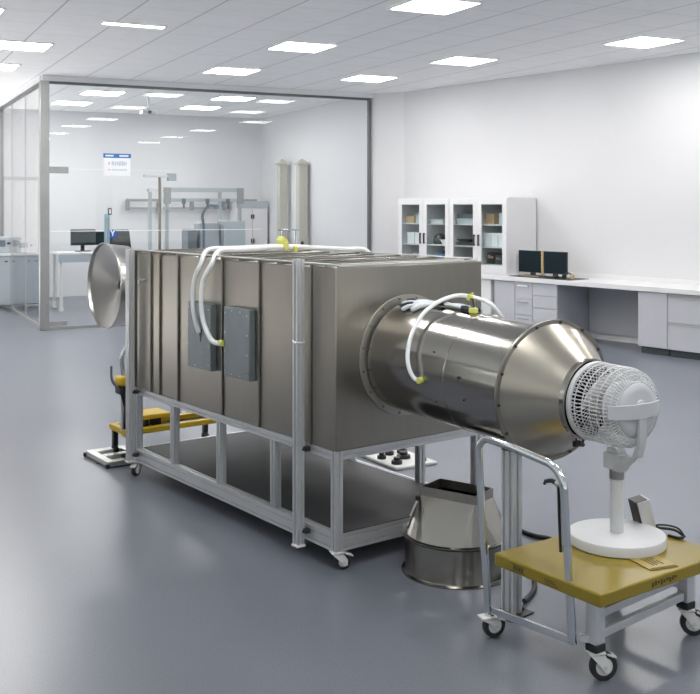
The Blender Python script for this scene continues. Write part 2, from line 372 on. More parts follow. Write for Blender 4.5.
# ------------------------------------------------------------------ ceiling lights
def light_proto():
    t = thing('ceiling_light', '', 'ceiling light')
    b = MB(); s = .305; w = .02
    for x0, x1, y0, y1 in ((-s, s, -s, -s + w), (-s, s, s - w, s), (-s, -s + w, -s + w, s - w), (s - w, s, -s + w, s - w)): b.bb(x0, x1, y0, y1, -.014, -.001)
    b.build('rim', M['lamp_frame'], t)
    MB().bb(-s + w, s - w, -s + w, s - w, -.010, -.002).build('diffuser', M['lamp'], t)
    return t
lights = [
 (4.61, 7.62, 'lit square ceiling panel cut by the top photo edge, above the steel duct'),
 (4.49, 10.23, 'lit square ceiling panel over the duct, second nearest of its row of three'),
 (4.48, 12.45, 'lit square ceiling panel farthest of its row, just in front of the glass room header'),
 (7.62, 8.31, 'lit square ceiling panel nearest the long white right wall'),
 (6.67, 10.35, 'lit square ceiling panel second from the right wall corner, above the glass fronted cabinets'),
 (6.42, 12.34, 'lit square ceiling panel in front of the glass room, nearest the wall corner'),
 (1.72, 11.52, 'lit square ceiling panel at the left photo edge, nearer of the two there'),
 (1.65, 13.35, 'lit square ceiling panel at the left photo edge, farther one beside the glass corner post'),
 (.98, 9.72, 'lit square ceiling panel in the top left photo corner'),
 (3.56, 15.75, 'lit square ceiling panel inside the glass room, front left of four'),
 (3.44, 17.5, 'lit square ceiling panel inside the glass room, back left of four'),
 (5.64, 15.6, 'lit square ceiling panel inside the glass room, front right of four'),
 (5.64, 17.3, 'lit square ceiling panel inside the glass room, back right of four'),
 # the same grid goes on overhead, unseen; rows added to brighten the near objects
]
for i_, u_ in enumerate((1.72, 4.5, 7.4)):
    for j_, v_ in enumerate((5.6, 3.2, .8)):
        lights.append((u_, v_, 'added unseen ceiling panel overhead, ' + ('first', 'second', 'third', 'fourth')[j_] + ' row past the photo top, ' + ('first', 'second', 'third', 'fourth')[i_] + ' from left'))
proto = light_proto()
for i, (u, v, lab) in enumerate(lights):
    o = proto if i == 0 else dup(proto)
    o.location = uv(u, v, ZC - .0005); o.rotation_euler.z = YR
    tag(o, lab, 'ceiling light', 'square ceiling lights')
t = thing('strip_light', 'narrow lit strip set in the ceiling at upper left, left of the square panels', 'ceiling light', uv(2.5, 9.72, ZC - .0005), YR)
b = MB(); b.bb(-.31, .31, -.075, -.06, -.014, -.001); b.bb(-.31, .31, .06, .075, -.014, -.001); b.bb(-.31, -.295, -.06, .06, -.014, -.001); b.bb(.295, .31, -.06, .06, -.014, -.001); b.build('rim', M['lamp_frame'], t)
MB().bb(-.295, .295, -.06, .06, -.01, -.002).build('diffuser', M['lamp_dim'], t)

# ------------------------------------------------------------------ the tunnel
P0 = Vector((-.064, 4.60, 0)); YB = math.radians(37.1); BW, BL = .915, 2.10; BZ0, BZ1 = .54, 1.38
BR = Vector((math.cos(YB), math.sin(YB), 0)); BLv = Vector((-math.sin(YB), math.cos(YB), 0))
def TL(x, y, z=0): return P0 + BR * x + BLv * y + Vector((0, 0, z))
def to_local(p): d = Vector(p) - P0; return Vector((d.dot(BR), d.dot(BLv), p[2]))
tun = thing('wind_tunnel', 'long brushed steel box duct with round cone outlet on a wheeled aluminium frame', 'wind tunnel', P0, YB)
b = MB(); b.bb(0.004, BW - .004, .20, BL, BZ0, BZ1 - .012); b.build('duct_body', M['steel'], tun, .004)
MB().bb(0, BW, 0, .186, BZ0, BZ1 - .006).build('end_section', M['steel'], tun, .004)
def ring_frame(y0, y1, out, ztop):
    b = MB(); b.bb(-out, -.0005 + .004, y0, y1, BZ0 + .002, ztop); b.bb(BW - .004, BW + out, y0, y1, BZ0 + .002, ztop); b.bb(.0041, BW - .0041, y0, y1, BZ1 - .012, ztop)
    return b
for y, th in ((.193, .016), (.345, .018), (.650, .022), (1.020, .024), (1.522, .026), (1.750, .018), (1.868, .018), (BL - .012, .02)):
    f = ring_frame(y - th * .27, y + th * .27, .007, BZ1 + .003); f.build('flange_rib', M['flange'], tun, .002)
b = MB()
for y in (.50, .87, 1.30, 1.67): b.bb(.02, BW - .02, y - .02, y + .02, BZ1 - .0118, BZ1 + .001)
b.build('top_stiffener', M['steel_tube'], tun, .002)
for x in (-.004, BW - .022): MB().bb(x, x + .026, .03, BL - .002, BZ1 + .0035, BZ1 + .009).build('top_edge_strip', M['zinc'], tun, .001)
for y in (.002, .10): MB().bb(.023, BW - .023, y, y + .022, BZ1 - .0055, BZ1 + .003).build('end_strip', M['zinc'], tun, .001)
# access panels with screws
def access(y0, y1, z0, z1):
    p = MB().bb(-.036, .0035, y0, y1, z0, z1).build('access_panel', M['panel'], tun, .003); p['label'] = 'grey bolted access cover'
    b = MB()
    for k in range(4):
        z = z0 + .03 + (z1 - z0 - .06) * k / 3
        for y in (y0 + .018, y1 - .018): MB().cyl((-.0365, y, z), (-.0395, y, z), .0045, n=8).build('screw', M['zinc'], p)
    for k in (1, 2):
        y = y0 + (y1 - y0) * k / 3
        for z in (z0 + .016, z1 - .016): MB().cyl((-.0365, y, z), (-.0395, y, z), .0045, n=8).build('screw', M['zinc'], p)
    return p
pa = access(1.085, 1.340, .768, 1.128); pb = access(.690, .943, .768, 1.128)
b = MB(); b.poly([(-.016, .0), (.016, 0), (0, -.07)], (-.0365, 1.192, .985), (-.0385, 1.192, .985), xdir=(0, -1, 0)); b.build('slot', M['black'], pa)
b = MB(); b.tube(smooth_path([(.003, 1.96, 1.21), (-.02, 1.96, 1.21), (-.028, 1.975, 1.205), (-.028, 1.98, 1.185)], 5), .004, 8); b.build('hook', M['white_pl'], tun)
# frame of slotted aluminium
def prof(w, h):
    g, d = .0062, .011; P = []
    def side(n, L):
        return [(-L / 2 + (i + .5) * L / n) for i in range(n)]
    pts = []
    nx, ny = max(1, round(w / .04)), max(1, round(h / .04))
    pts.append((-w / 2, -h / 2))
    for c in side(nx, w): pts += [(c - g, -h / 2), (c - g, -h / 2 + d), (c + g, -h / 2 + d), (c + g, -h / 2)]
    pts.append((w / 2, -h / 2))
    for c in side(ny, h): pts += [(w / 2, c - g), (w / 2 - d, c - g), (w / 2 - d, c + g), (w / 2, c + g)]
    pts.append((w / 2, h / 2))
    for c in reversed(side(nx, w)): pts += [(c + g, h / 2), (c + g, h / 2 - d), (c - g, h / 2 - d), (c - g, h / 2)]
    pts.append((-w / 2, h / 2))
    for c in reversed(side(ny, h)): pts += [(-w / 2, c + g), (-w / 2 + d, c + g), (-w / 2 + d, c - g), (-w / 2, c - g)]
    return pts
P40, P48 = prof(.04, .04), prof(.04, .08)
def ext(name, p, q, pr, xdir, par=tun, m='alu'):
    return MB().poly(pr, p, q, xdir).build(name, M[m], par)
RZ0, RZ1 = .085, .165                     # bottom rail
TZ = BZ0 - .0005
for x in (.02, BW - .02):
    for y in (.02, BL - .02): ext('corner_post', (x, y, .085), (x, y, TZ - (.0 if True else 0)), P40, (1, 0, 0))
for y in (.53, 1.065, 1.60): ext('frame_post', (.02, y, RZ1), (.02, y, TZ - .04), P40, (1, 0, 0))
for y in (.45, 1.065, 1.60): ext('frame_post', (BW - .02, y, RZ1), (BW - .02, y, TZ - .04), P40, (1, 0, 0))
for x in (.02, BW - .02):
    ext('top_rail', (x, .0405, TZ - .02), (x, BL - .0405, TZ - .02), P40, (1, 0, 0))
    ext('bottom_rail', (x, .0405, (RZ0 + RZ1) / 2), (x, BL - .0405, (RZ0 + RZ1) / 2), P48, (1, 0, 0))
for y in (.02, BL - .02):
    ext('top_rail', (.0405, y, TZ - .02), (BW - .0405, y, TZ - .02), P40, (0, 1, 0))
    ext('bottom_rail', (.0405, y, (RZ0 + RZ1) / 2), (BW - .0405, y, (RZ0 + RZ1) / 2), P48, (0, 1, 0))
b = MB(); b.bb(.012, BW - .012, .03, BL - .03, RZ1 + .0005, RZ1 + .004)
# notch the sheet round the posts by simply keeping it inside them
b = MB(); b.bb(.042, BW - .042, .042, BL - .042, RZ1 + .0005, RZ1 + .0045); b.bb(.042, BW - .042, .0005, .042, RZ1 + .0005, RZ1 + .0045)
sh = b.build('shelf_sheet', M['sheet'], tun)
# tall poles clamped outside the frame
def pole(y, z0, z1, zc):
    p = ext('clamp_pole', (-.041, y, z0), (-.041, y, z1), P40, (1, 0, 0))
    MB().bb(-.066, -.016, y - .025, y + .025, z0 - .012, z0).build('end_cap', M['white_pl'], p, .003)
    for z in zc:
        b = MB(); b.bb(-.030, -.0005, y - .042, y - .0215, z - .011, z + .011); b.bb(-.030, -.0005, y + .0215, y + .036, z - .010, z + .010); b.cyl((-.03, y - .034, z), (-.040, y - .034, z), .007, n=10)
        b.build('pole_clamp', M['bolt'], p, .002)
    return p
p1 = pole(.240, .072, BZ1 + .025, (.165 - .03, TZ - .02))
b = MB(); b.tube([(-.041 + .027 * math.cos(a), .240 + .027 * math.sin(a), 1.02 + .004 * math.sin(a)) for a in [2 * PI * k / 20 for k in range(20)]], .0035, 6, closed=True); b.tube([(-.068, .235, 1.02), (-.078, .21, 1.014)], .004, 6); b.build('cable_tie', M['white_pl'], p1)
pole(BL - .03, .10, BZ1 + .012, (.165 - .03, TZ - .02))
# castors
def caster(par, loc, yaw, h=.085, r=.036, fork='white_pl'):
    L = Vector(loc); Mx = Matrix.Translation(L) @ Matrix.Rotation(yaw, 4, 'Z')
    b = MB(); b.M = Mx; b.bb(-.03, .03, -.026, .026, h - .008, h - .0005); b.cyl((0, 0, h - .02), (0, 0, h - .006), .017, n=16)
    for sy in (-1, 1):
        b.poly([(-.022, h - .012), (.026, h - .012), (.05, r + .006), (.05, r - .016), (.03, r - .02), (.008, r)], (0, sy * .0165, 0), (0, sy * .0225, 0), xdir=(1, 0, 0)) if False else None
        y0, y1 = sorted((sy * .0165, sy * .0225))
        pr = [(-.024, h - .012), (.028, h - .012), (.046, r + .012), (.046, r - .014), (.03, r - .02), (.006, r + .01)]
        n = len(pr); vs = [(x, y0, z) for x, z in pr] + [(x, y1, z) for x, z in pr]
        b.add(vs, [(i, (i + 1) % n, n + (i + 1) % n, n + i) for i in range(n)] + [tuple(range(n - 1, -1, -1)), tuple(range(n, 2 * n))])
    c = b.build('caster', M[fork], par, .0015)
    b = MB(); b.M = Mx; ax = (0, 1, 0)
    b.lathe([(r * .62, -.012), (r * .93, -.0125), (r, -.008), (r, .008), (r * .93, .0125), (r * .62, .012)], (.028, 0, r), ax, 32, closed=True); b.build('tyre', M['rubber'], c)
    b = MB(); b.M = Mx; b.cyl((.028, -.0115, r), (.028, .0115, r), r * .62, n=24); b.cyl((.028, -.025, r), (.028, .025, r), .007, n=12); b.build('wheel_hub', M['hub'], c)
    b = MB(); b.M = Mx; b.box((.055, 0, h - .018), (.036, .036, .007), Matrix.Rotation(.35, 3, 'Y')); b.build('brake_pedal', M[fork], c, .002)
    return c
for (x, y, a) in ((.02, .02, -.35), (.02, BL - .02, -2.6), (BW - .02, .02, .4), (BW - .02, BL - .02, .9)): caster(tun, (x, y, 0), a, RZ0)

# round duct on the end face
AX = Vector((.629, -.777, 0)).normalized(); AX3 = (AX + Vector((0, 0, -.052))).normalized()
A0 = Vector((.2776, 4.845, .945))
def axp(q): return A0 + AX3 * q
tr = Matrix.Rotation(-YB, 3, 'Z')
def loc_dir(d): return tr @ Vector(d)
aL = loc_dir(AX3); oL = to_local(A0)
def tl_lathe(name, prof_, m, n=96, closed=False): return MB().lathe(prof_, oL, aL, n, closed).build(name, M[m], tun, sharp=30)
CR = .256
# flange ring lies flat on the end face
fc = Vector((oL.x, 0, oL.z)); fr = MB().lathe([(CR - .03, .0005), (.288, .0005), (.288, .007), (CR - .03, .007)], fc, (0, -1, 0), 96, closed=True).build('wall_flange', M['ring'], tun, .001)
b = MB()
for k in range(16):
    a = 2 * PI * (k + .5) / 16; c = fc + Vector((math.cos(a) * .274, 0, math.sin(a) * .274)); MB().cyl(c + Vector((0, -.0075, 0)), c + Vector((0, -.013, 0)), .0055, n=8).build('bolt', M['flange'], fr)
R3 = frame_from(aL)
QF = .8735; fcn = oL + aL * QF                                        # the cone flange sits a little skew to the duct
nF = (tr @ Vector((math.sin(math.radians(29)), -math.cos(math.radians(29)), -.045))).normalized(); RF = frame_from(nF, R3.col[0])
def loft(rings, n=128, closed=False):
    b = MB(); m = len(rings); vs = [p for ring in rings for p in ring]; fs = []
    for k in range(m if closed else m - 1):
        l = (k + 1) % m
        for i in range(n): fs.append((k * n + i, k * n + (i + 1) % n, l * n + (i + 1) % n, l * n + i))
    return b.add(vs, fs)
def circ_at(o, R, r, h=0, n=128): return [o + R @ Vector((r * math.cos(2 * PI * i / n), r * math.sin(2 * PI * i / n), h)) for i in range(n)]
def cut_ring(r):                                                       # duct circle cut by the flange plane
    out = []
    for p in circ_at(oL, R3, r): out.append(p + aL * ((fcn - p).dot(nF) / aL.dot(nF)))
    return out
loft([circ_at(oL, R3, CR, .004), circ_at(oL, R3, CR, .488), circ_at(oL, R3, CR + .003, .490), circ_at(oL, R3, CR + .003, .497), circ_at(oL, R3, CR, .499), cut_ring(CR)]).build('round_duct', M['steel_tube'], tun)
rg = loft([circ_at(fcn, RF, .246, -.004), circ_at(fcn, RF, .290, -.004), circ_at(fcn, RF, .290, .009), circ_at(fcn, RF, .246, .009)], closed=True).build('cone_flange', M['flange'], tun)
b = MB()
for k in range(14):
    a = 2 * PI * (k + .3) / 14; c = fcn + RF @ Vector((math.cos(a) * .280, math.sin(a) * .280, .009)); MB().cyl(c, c + nF * .005, .006, n=8).build('bolt', M['bolt'], rg)
    c = fcn + RF @ Vector((math.cos(a) * .280, math.sin(a) * .280, -.004)); MB().cyl(c, c - nF * .005, .006, n=8).build('bolt', M['bolt'], rg)
loft([circ_at(fcn, RF, .274, .0092), circ_at(fcn, RF, .271, .014), circ_at(oL, R3, .160, 1.035), circ_at(oL, R3, .158, 1.038)]).build('cone', M['steel_cone'], tun)
tl_lathe('outlet_collar', [(.158, 1.035), (.158, 1.058), (.161, 1.060), (.152, 1.062), (.152, 1.035)], 'steel_tube', 96)
c = to_local(axp(1.0)); b = MB(); b.M = Matrix.Translation(c + Vector((-.03, -.03, -.178)))
b.bb(-.022, .012, -.008, .008, -.012, .01); b.cyl((.012, 0, -.006), (.035, 0, -.012), .009, n=10); b.tube(smooth_path([(-.01, 0, .008), (.0, 0, .03), (.028, 0, .026), (.034, 0, -.004)], 5), .004, 8); b.build('toggle_latch', M['black'], tun, .002)
# black screw heads on the tube and the end face
def ray_hit_cyl(px, py, r, far=False):
    o = Vector((0, 0, EYE)); d = Vector(((px - 350) / F, 1, -(py - CY) / F)); oc = o - A0
    dp = d - AX3 * d.dot(AX3); op = oc - AX3 * oc.dot(AX3)
    A = dp.dot(dp); B = 2 * dp.dot(op); C = op.dot(op) - r * r; D = B * B - 4 * A * C
    t = -B / (2 * A) if D < 0 else ((-B + math.sqrt(D)) if far else (-B - math.sqrt(D))) / (2 * A)
    return o + d * t
b = MB()
for px, py, rr in ((459, 378, .008), (464, 400, .005), (434, 352, .004), (436, 402, .003)):
    p = ray_hit_cyl(px, py, CR); n = (p - A0) - AX3 * (p - A0).dot(AX3); n.normalize(); q0, q1 = to_local(p), to_local(p + n * .004); MB().cyl(q0, q1, rr, n=10).build('screw_head', M['bolt'], tun)
# elbow and bell mouth at the inlet end
eb = [(.45, BL - .001, 1.0), (.45, BL + .25, 1.02), (.45, BL + .45, 1.05), (.44, BL + .62, 1.08), (.40, BL + .74, 1.1), (.33, BL + .785, 1.105)]
MB().tube(smooth_path(eb, 6), .17, 48, cap=False).build('elbow_duct', M['steel_tube'], tun)
hc = to_local(Vector((-1.692, 7.0, 1.105)))
hd = (tr @ Vector((-.81, -.585, 0.0))).normalized()
b = MB(); b.lathe([(.172, -.19), (.262, -.17), (.272, -.165), (.29, -.02), (.298, 0), (.294, .003), (.288, -.018), (.03, -.115)], hc, hd, 96); bm_ = b.build('bell_mouth', M['horn'], tun, sharp=30)

# ------------------------------------------------------------------ hoses, clips, gloves
def hose(name, pts, r, lab, n=8):
    o = MB().tube(smooth_path(pts, n), r, 12).build(name, M['hose']); tag(o, lab, 'hose', 'white plastic hoses'); return o
zt = BZ1 + .024
h1 = hose('hose', [TL(-.040, 1.1980, .965), TL(-.052, 1.2150, 1.02), TL(-.062, 1.2300, 1.12), TL(-.062, 1.2150, 1.25), TL(-.040, 1.1800, 1.34), TL(.02, 1.21, zt + .008), TL(.16, 1.16, zt + .016), TL(.42, 1.10, zt + .022), TL(.60, 1.07, zt + .014), TL(.80, 1.02, zt), TL(.90, .985, zt - .004), TL(.945, .965, 1.34), TL(.95, .96, 1.22)], .0135, 'white hose from the slot of the far grey cover crossing the box top')
h2 = hose('hose', [TL(-.0395, 0.9500, .935), TL(-.046, 0.9750, .93), TL(-.058, 1.0350, .945), TL(-.066, 1.0950, 1.02), TL(-.068, 1.1250, 1.12), TL(-.064, 1.1150, 1.25), TL(-.03, 1.0800, 1.345), TL(.04, 1.115, zt + .006), TL(.18, 1.09, zt + .012), TL(.42, 1.055, zt + .022), TL(.60, 1.025, zt + .014), TL(.80, .98, zt), TL(.90, .945, zt - .004), TL(.945, .925, 1.34), TL(.95, .92, 1.2)], .0135, 'white hose looping down to a yellow fitting at the near grey access cover')
b = MB(); p, q = TL(-.0392, 0.9500, .935), TL(-.0395, 0.9650, .9345); b.cyl(TL(-.0395, 0.9420, .9355), TL(-.041, 0.9750, .934), .0165, n=14); b.build('yellow_fitting', M['lime'], h2)['label'] = 'lime yellow hose fitting'
b = MB(); c = TL(.42, 1.078, zt + .022); R = Matrix.Rotation(YB, 3, 'Z'); b.box(c + Vector((0, 0, .006)), (.03, .085, .045), R); b.box(c + R @ Vector((.012, .02, .035)), (.045, .05, .03), R @ Matrix.Rotation(.5, 3, 'Y')); b.box(c + R @ Vector((.055, -.045, -.012)), (.022, .03, .034), R @ Matrix.Rotation(.3, 3, 'X'))
b.build('tape_flag', M['lime'], h1, .004)['label'] = 'lime yellow tape'
pc = [ray_hit_cyl(421, 380, CR + .004), ray_hit_cyl(414, 378, CR + .022), ray_hit_cyl(408.5, 366, CR + .034), ray_hit_cyl(408, 350, CR + .034), ray_hit_cyl(413, 331, CR + .034), ray_hit_cyl(424, 313, CR + .036), ray_hit_cyl(440, 301, CR + .045), ray_hit_cyl(458, 295.5, CR + .05), ray_hit_cyl(474, 297.5, CR + .05)]
e = pc[-1]
perp = Vector((.777, .629, 0))
pc += [ray_hit_cyl(487, 302, CR + .03, True), ray_hit_cyl(498, 312, CR + .022, True), axp(.47) + perp * (CR + .025) + Vector((0, 0, .06)), axp(.46) + perp * (CR + .016) + Vector((0, 0, -.1))]
h3 = hose('hose', pc, .0095, 'thin white hose arching over the round steel duct')
b = MB(); p = pc[0]; n = ((p - A0) - AX3 * (p - A0).dot(AX3)).normalized(); b.cyl(p - n * .003, p + n * .018, .014, n=12); b.build('yellow_fitting', M['lime'], h3)['label'] = 'lime yellow hose fitting'
b = MB(); Rz = Matrix.Rotation(-.7, 3, 'Z'); c = ray_hit_cyl(471.5, 298, CR + .05); b.box(c, (.034, .028, .028), Rz @ Matrix.Rotation(.3, 3, 'Y')); b.cyl(c + Vector((0, 0, .01)), c + Vector((.005, .0, .024)), .006, n=8)
c2 = ray_hit_cyl(473.5, 310.5, CR + .012); b.build('tube_valve', M['lime'], h3, .004)['label'] = 'lime yellow tube valve'
b = MB(); b.box(c2, (.034, .03, .024), Rz); b.build('valve_seat', M['lime'], h3, .004)['label'] = 'lime yellow valve seat'
b = MB(); b.cyl(c, c2, .009, n=10); b.build('valve_link', M['black'], h3)
def glove(name, base, heading, lab, m, bend):
    # flattened palm, four fingers, thumb, cuff; lies on the round duct and follows its curve
    b = MB(); fx = Vector(heading).normalized(); side = Vector((-fx.y, fx.x, 0))
    def P(a, s, h=0):
        p = Vector(base) + fx * a + side * s; rel = p - A0; q = rel.dot(AX3); w = rel.dot(perp)
        zz = (axp(q)).z + math.sqrt(max(.0, CR * CR - w * w)); return Vector((p.x, p.y, zz + .0035 + h))
    pts = [P(-.05, 0, .009), P(-.02, 0, .011), P(.02, 0, .012), P(.055, 0, .010)]
    b.tube(smooth_path(pts, 4), [.030, .031, .033, .035, .037, .039, .040, .040, .040, .039, .038, .037, .035][:13], 16, sx=1.0)
    b.v = [v for v in b.v]
    # squash: rebuild palm as flattened loft
    b = MB(); rows = []
    prof_ = [(-.085, .034, .011), (-.05, .033, .010), (-.03, .030, .010), (0, .038, .012), (.03, .043, .012), (.055, .042, .010), (.064, .036, .007)]
    N = 18; vs = []; fs = []
    for a, w, h in prof_:
        for k in range(N):
            c = 2 * PI * k / N; vs.append(P(a, w * math.cos(c), h + h * math.sin(c) + bend * a * a))
    for i in range(len(prof_) - 1):
        for k in range(N): fs.append((i * N + k, i * N + (k + 1) % N, (i + 1) * N + (k + 1) % N, (i + 1) * N + k))
    fs += [tuple(range(N - 1, -1, -1)), tuple(range((len(prof_) - 1) * N, len(prof_) * N))]
    b.add(vs, fs)
    fingers = []
    for j, (s, ln, dv) in enumerate(((-.032, .055, -.25), (-.011, .07, -.06), (.011, .066, .08), (.032, .052, .28))):
        f = [P(.052, s, .010), P(.052 + ln * .4, s + ln * .4 * dv, .013), P(.052 + ln * .75, s + ln * .75 * dv, .011), P(.052 + ln, s + ln * dv, .008)]
        fb = MB(); fb.tube(smooth_path(f, 4), [.0105] * 10 + [.0095, .008, .004], 10); fingers.append((fb, j))
    f = [P(-.005, .03, .010), P(.018, .052, .013), P(.042, .066, .011), P(.055, .069, .009)]
    b.tube(smooth_path(f, 4), [.0125] * 9 + [.0115, .0105, .008, .004], 10)
    o = b.build(name, M[m]); tag(o, lab, 'glove', 'work gloves on the duct')
    for fb, j in fingers: fb.build('finger', M['navy' if j % 2 == 0 else m], o)
    b = MB(); vs = []; fs = []
    for a, w, h in ((-.092, .037, .013), (-.06, .036, .0125)):
        for k in range(N):
            c = 2 * PI * k / N; vs.append(P(a, w * math.cos(c), h + h * math.sin(c) + bend * a * a + .0))
    for k in range(N): fs.append((k, (k + 1) % N, N + (k + 1) % N, N + k))
    b.add(vs, fs); b.build('cuff', M['navy'], o)
    return o
ga = ray_hit_cyl(423, 304, CR + .01); gb_ = ray_hit_cyl(443, 303.5, CR + .01)
g1 = glove('work_glove', axp(.155) + perp * -.03, (-.62, .20, 0), 'white work glove with dark fingers lying next to the box end plate', 'glove', .4)
g2 = glove('work_glove', axp(.30) + perp * .035, (.55, -.60, 0), 'white work glove with dark fingers lying under the thin hose arch', 'glove', .4)

# ------------------------------------------------------------------ support post under the round duct
sp = thing('support_post', 'single slotted aluminium post standing under the round steel duct behind the chrome handle', 'post', (.655, 4.125, 0), YB + .1)
# saddle plate follows the duct underside
qq = (Vector((.655, 4.125, 0)) - A0).dot(AX); ww = (Vector((.655, 4.125, 0)) - Vector((A0.x, A0.y, 0))).dot(perp)
ztop = axp(qq).z - math.sqrt(CR * CR - (abs(ww) - .042) ** 2)
ptop = ztop - .012
ext('upright', (0, 0, .008), (0, 0, ptop), prof(.058, .06), (1, 0, 0), sp)
MB().bb(-.07, .07, -.06, .06, 0, .0078).build('foot_plate', M['black'], sp, .002)
b = MB(); b.poly([(.022, .008), (.065, .008), (.022, .05)], (0, -.004, 0), (0, .004, 0), xdir=(1, 0, 0)) if False else b.bb(.0235, .062, -.02, .02, .0079, .02); b.build('foot_bracket', M['black'], sp, .004)
b = MB(); b.bb(-.029, .029, -.03, .03, ptop, ptop + .010); b.build('saddle', M['black'], sp, .002)

# ------------------------------------------------------------------ square-to-round steel hopper on the floor
hp = thing('duct_transition', 'open square to round sheet steel duct piece standing on the floor by the frame', 'duct fitting', (.487, 4.63, 0), math.radians(-36))
R1 = .236
MB().lathe([(.252, .0), (.252, .006), (R1 + .002, .010), (R1, .014), (R1, .158), (R1 + .004, .162), (R1 + .014, .168), (R1 + .014, .173), (R1 - .004, .175), (R1 - .008, .162), (R1 - .008, .008), (.252, 0)], n=96).build('round_base', M['pot_base'], hp)
N = 32; hw, hh = .140, .085; zc0, zc1 = .175, .335; cx_, cy_ = .0, .0
corners = [(hw, hh), (-hw, hh), (-hw, -hh), (hw, -hh)]
vs = [((R1 - .004) * math.cos(2 * PI * i / N), (R1 - .004) * math.sin(2 * PI * i / N), zc0) for i in range(N)]
vs += [(cx_ + a, cy_ + b_, zc1) for a, b_ in corners]; fs = []
for k in range(4):
    for i in range(N // 4): fs.append(((k * 8 + i) % N, (k * 8 + i + 1) % N, N + k))
    fs.append((((k + 1) * 8) % N, N + (k + 1) % 4, N + k))
b = MB(); b.add(vs, fs); o = b.build('tapered_body', M['pot'], hp, sharp=1); o.data.polygons.foreach_set('use_smooth', [False] * len(o.data.polygons))
so = o.modifiers.new('sheet', 'SOLIDIFY'); so.thickness = .002; so.offset = -1
b = MB()
for (x0, x1, y0, y1) in ((-hw, hw, -hh, -hh + .003), (-hw, hw, hh - .003, hh), (-hw, -hw + .003, -hh + .003, hh - .003), (hw - .003, hw, -hh + .003, hh - .003)): b.bb(cx_ + x0, cx_ + x1, cy_ + y0, cy_ + y1, zc1, zc1 + .040)
b.build('square_collar', M['steel'], hp)
b = MB(); b.box((-.150, -.085, .318), (.03, .025, .022)); b.build('knob', M['black'], hp, .004)
b = MB(); b.cyl((-.152, -.100, .31), (-.168, -.132, .245), .005, n=8); b.build('latch_rod', M['zinc'], hp)

# ------------------------------------------------------------------ yellow cart
CD = math.radians(35.5); CX = Vector((math.cos(CD), math.sin(CD), 0)); CYv = Vector((-math.sin(CD), math.cos(CD), 0))
FC = Vector((.838, 3.408, 0))                                     # near corner of the deck
ct = thing('platform_cart', 'low cart with thick yellow deck, chrome hoop handle and white castors', 'cart', FC, CD)
DL, DW, DZ = .711, .512, .35
dk = MB().bb(0, DL, 0, DW, DZ - .047, DZ).build('deck', M['yel'], ct, .007, segs=3)
dk['label'] = 'mustard yellow deck'
# printed marks on the deck edges (unreadable in the photograph)
b = MB()
for k in range(9):
    x = .27 + .016 * k; b.bb(x, x + .010, -.0016, -.0003, DZ - .034 + .004 * (k % 3), DZ - .018 + .003 * (k % 2))
b.build('side_lettering', M['ink'], dk); b = MB()
for k, (y, l) in enumerate(((.23, .05), (.225, .055), (.22, .06))):
    z = DZ - .018 - .008 * k; b.bb(-.0016, -.0003, y - l / 2, y + l / 2, z - .0025, z)
b.build('stripe_mark', M['ink'], dk); b = MB()
for k in range(4):
    y = .36 + .013 * k; b.bb(-.0016, -.0003, y, y + .008, DZ - .033, DZ - .017)
b.bb(-.0016, -.0003, .35, .42, DZ - .013, DZ - .0115); b.bb(-.0016, -.0003, .35, .42, DZ - .0385, DZ - .037)
b.build('edge_stamp', M['ink'], dk)
legs = {'near': (.855, 3.545), 'right': (1.325, 3.945), 'far': (1.06, 4.235)}
cl = lambda p, z=0: Vector(((Vector((p[0], p[1], 0)) - FC).dot(CX), (Vector((p[0], p[1], 0)) - FC).dot(CYv), z))
LP = {}
for k, p in legs.items():
    q = cl(p); q.x = min(max(q.x, .04), DL - .04); q.y = min(max(q.y, .04), DW - .04); LP[k] = q
    b = MB(); b.bb(q.x - .024, q.x + .024, q.y - .024, q.y + .024, .132, DZ - .0475); l = b.build('leg', M['alu'], ct, .004)
    MB().bb(q.x - .0255, q.x + .0255, q.y - .0255, q.y + .0255, .105, .1317).build('leg_cap', M['black'], l, .003)
    caster(ct, (q.x, q.y, 0), {'near': -.45, 'right': -.7, 'far': 1.2}[k], .105, .05)
hl, hr = cl((.53, 3.90)), cl((.78, 3.555))                       # feet of the hoop handle
up = Vector((-.05, 0, 0))
def bar(name, p, q, w, h, m='alu'):
    p, q = Vector(p), Vector(q); return MB().poly([(-w / 2, -h / 2), (w / 2, -h / 2), (w / 2, h / 2), (-w / 2, h / 2)], p, q, xdir=(q - p).cross(Vector((0, 0, 1)))).build(name, M[m], ct, .003)
n_, r_, f_ = LP['near'], LP['right'], LP['far']
def trim_bar(name, a, b_, z, w, h, off=.03, m='alu', dn=(0, 0)):
    a, b_ = Vector((a.x + dn[0], a.y + dn[1], z)), Vector((b_.x + dn[0], b_.y + dn[1], z)); d = (b_ - a).normalized(); return bar(name, a + d * off, b_ - d * off, w, h, m)
trim_bar('side_rail', n_, r_, .158, .025, .030)
trim_bar('side_rail', Vector((n_.x, n_.y + .028, 0)), Vector((r_.x, r_.y + .028, 0)), .212, .025, .030, .02)
trim_bar('side_rail', r_, f_, .19, .025, .034)
lc = cl((.575, 3.865)); 
trim_bar('base_bar', n_, hr, .145, .02, .026, .02)
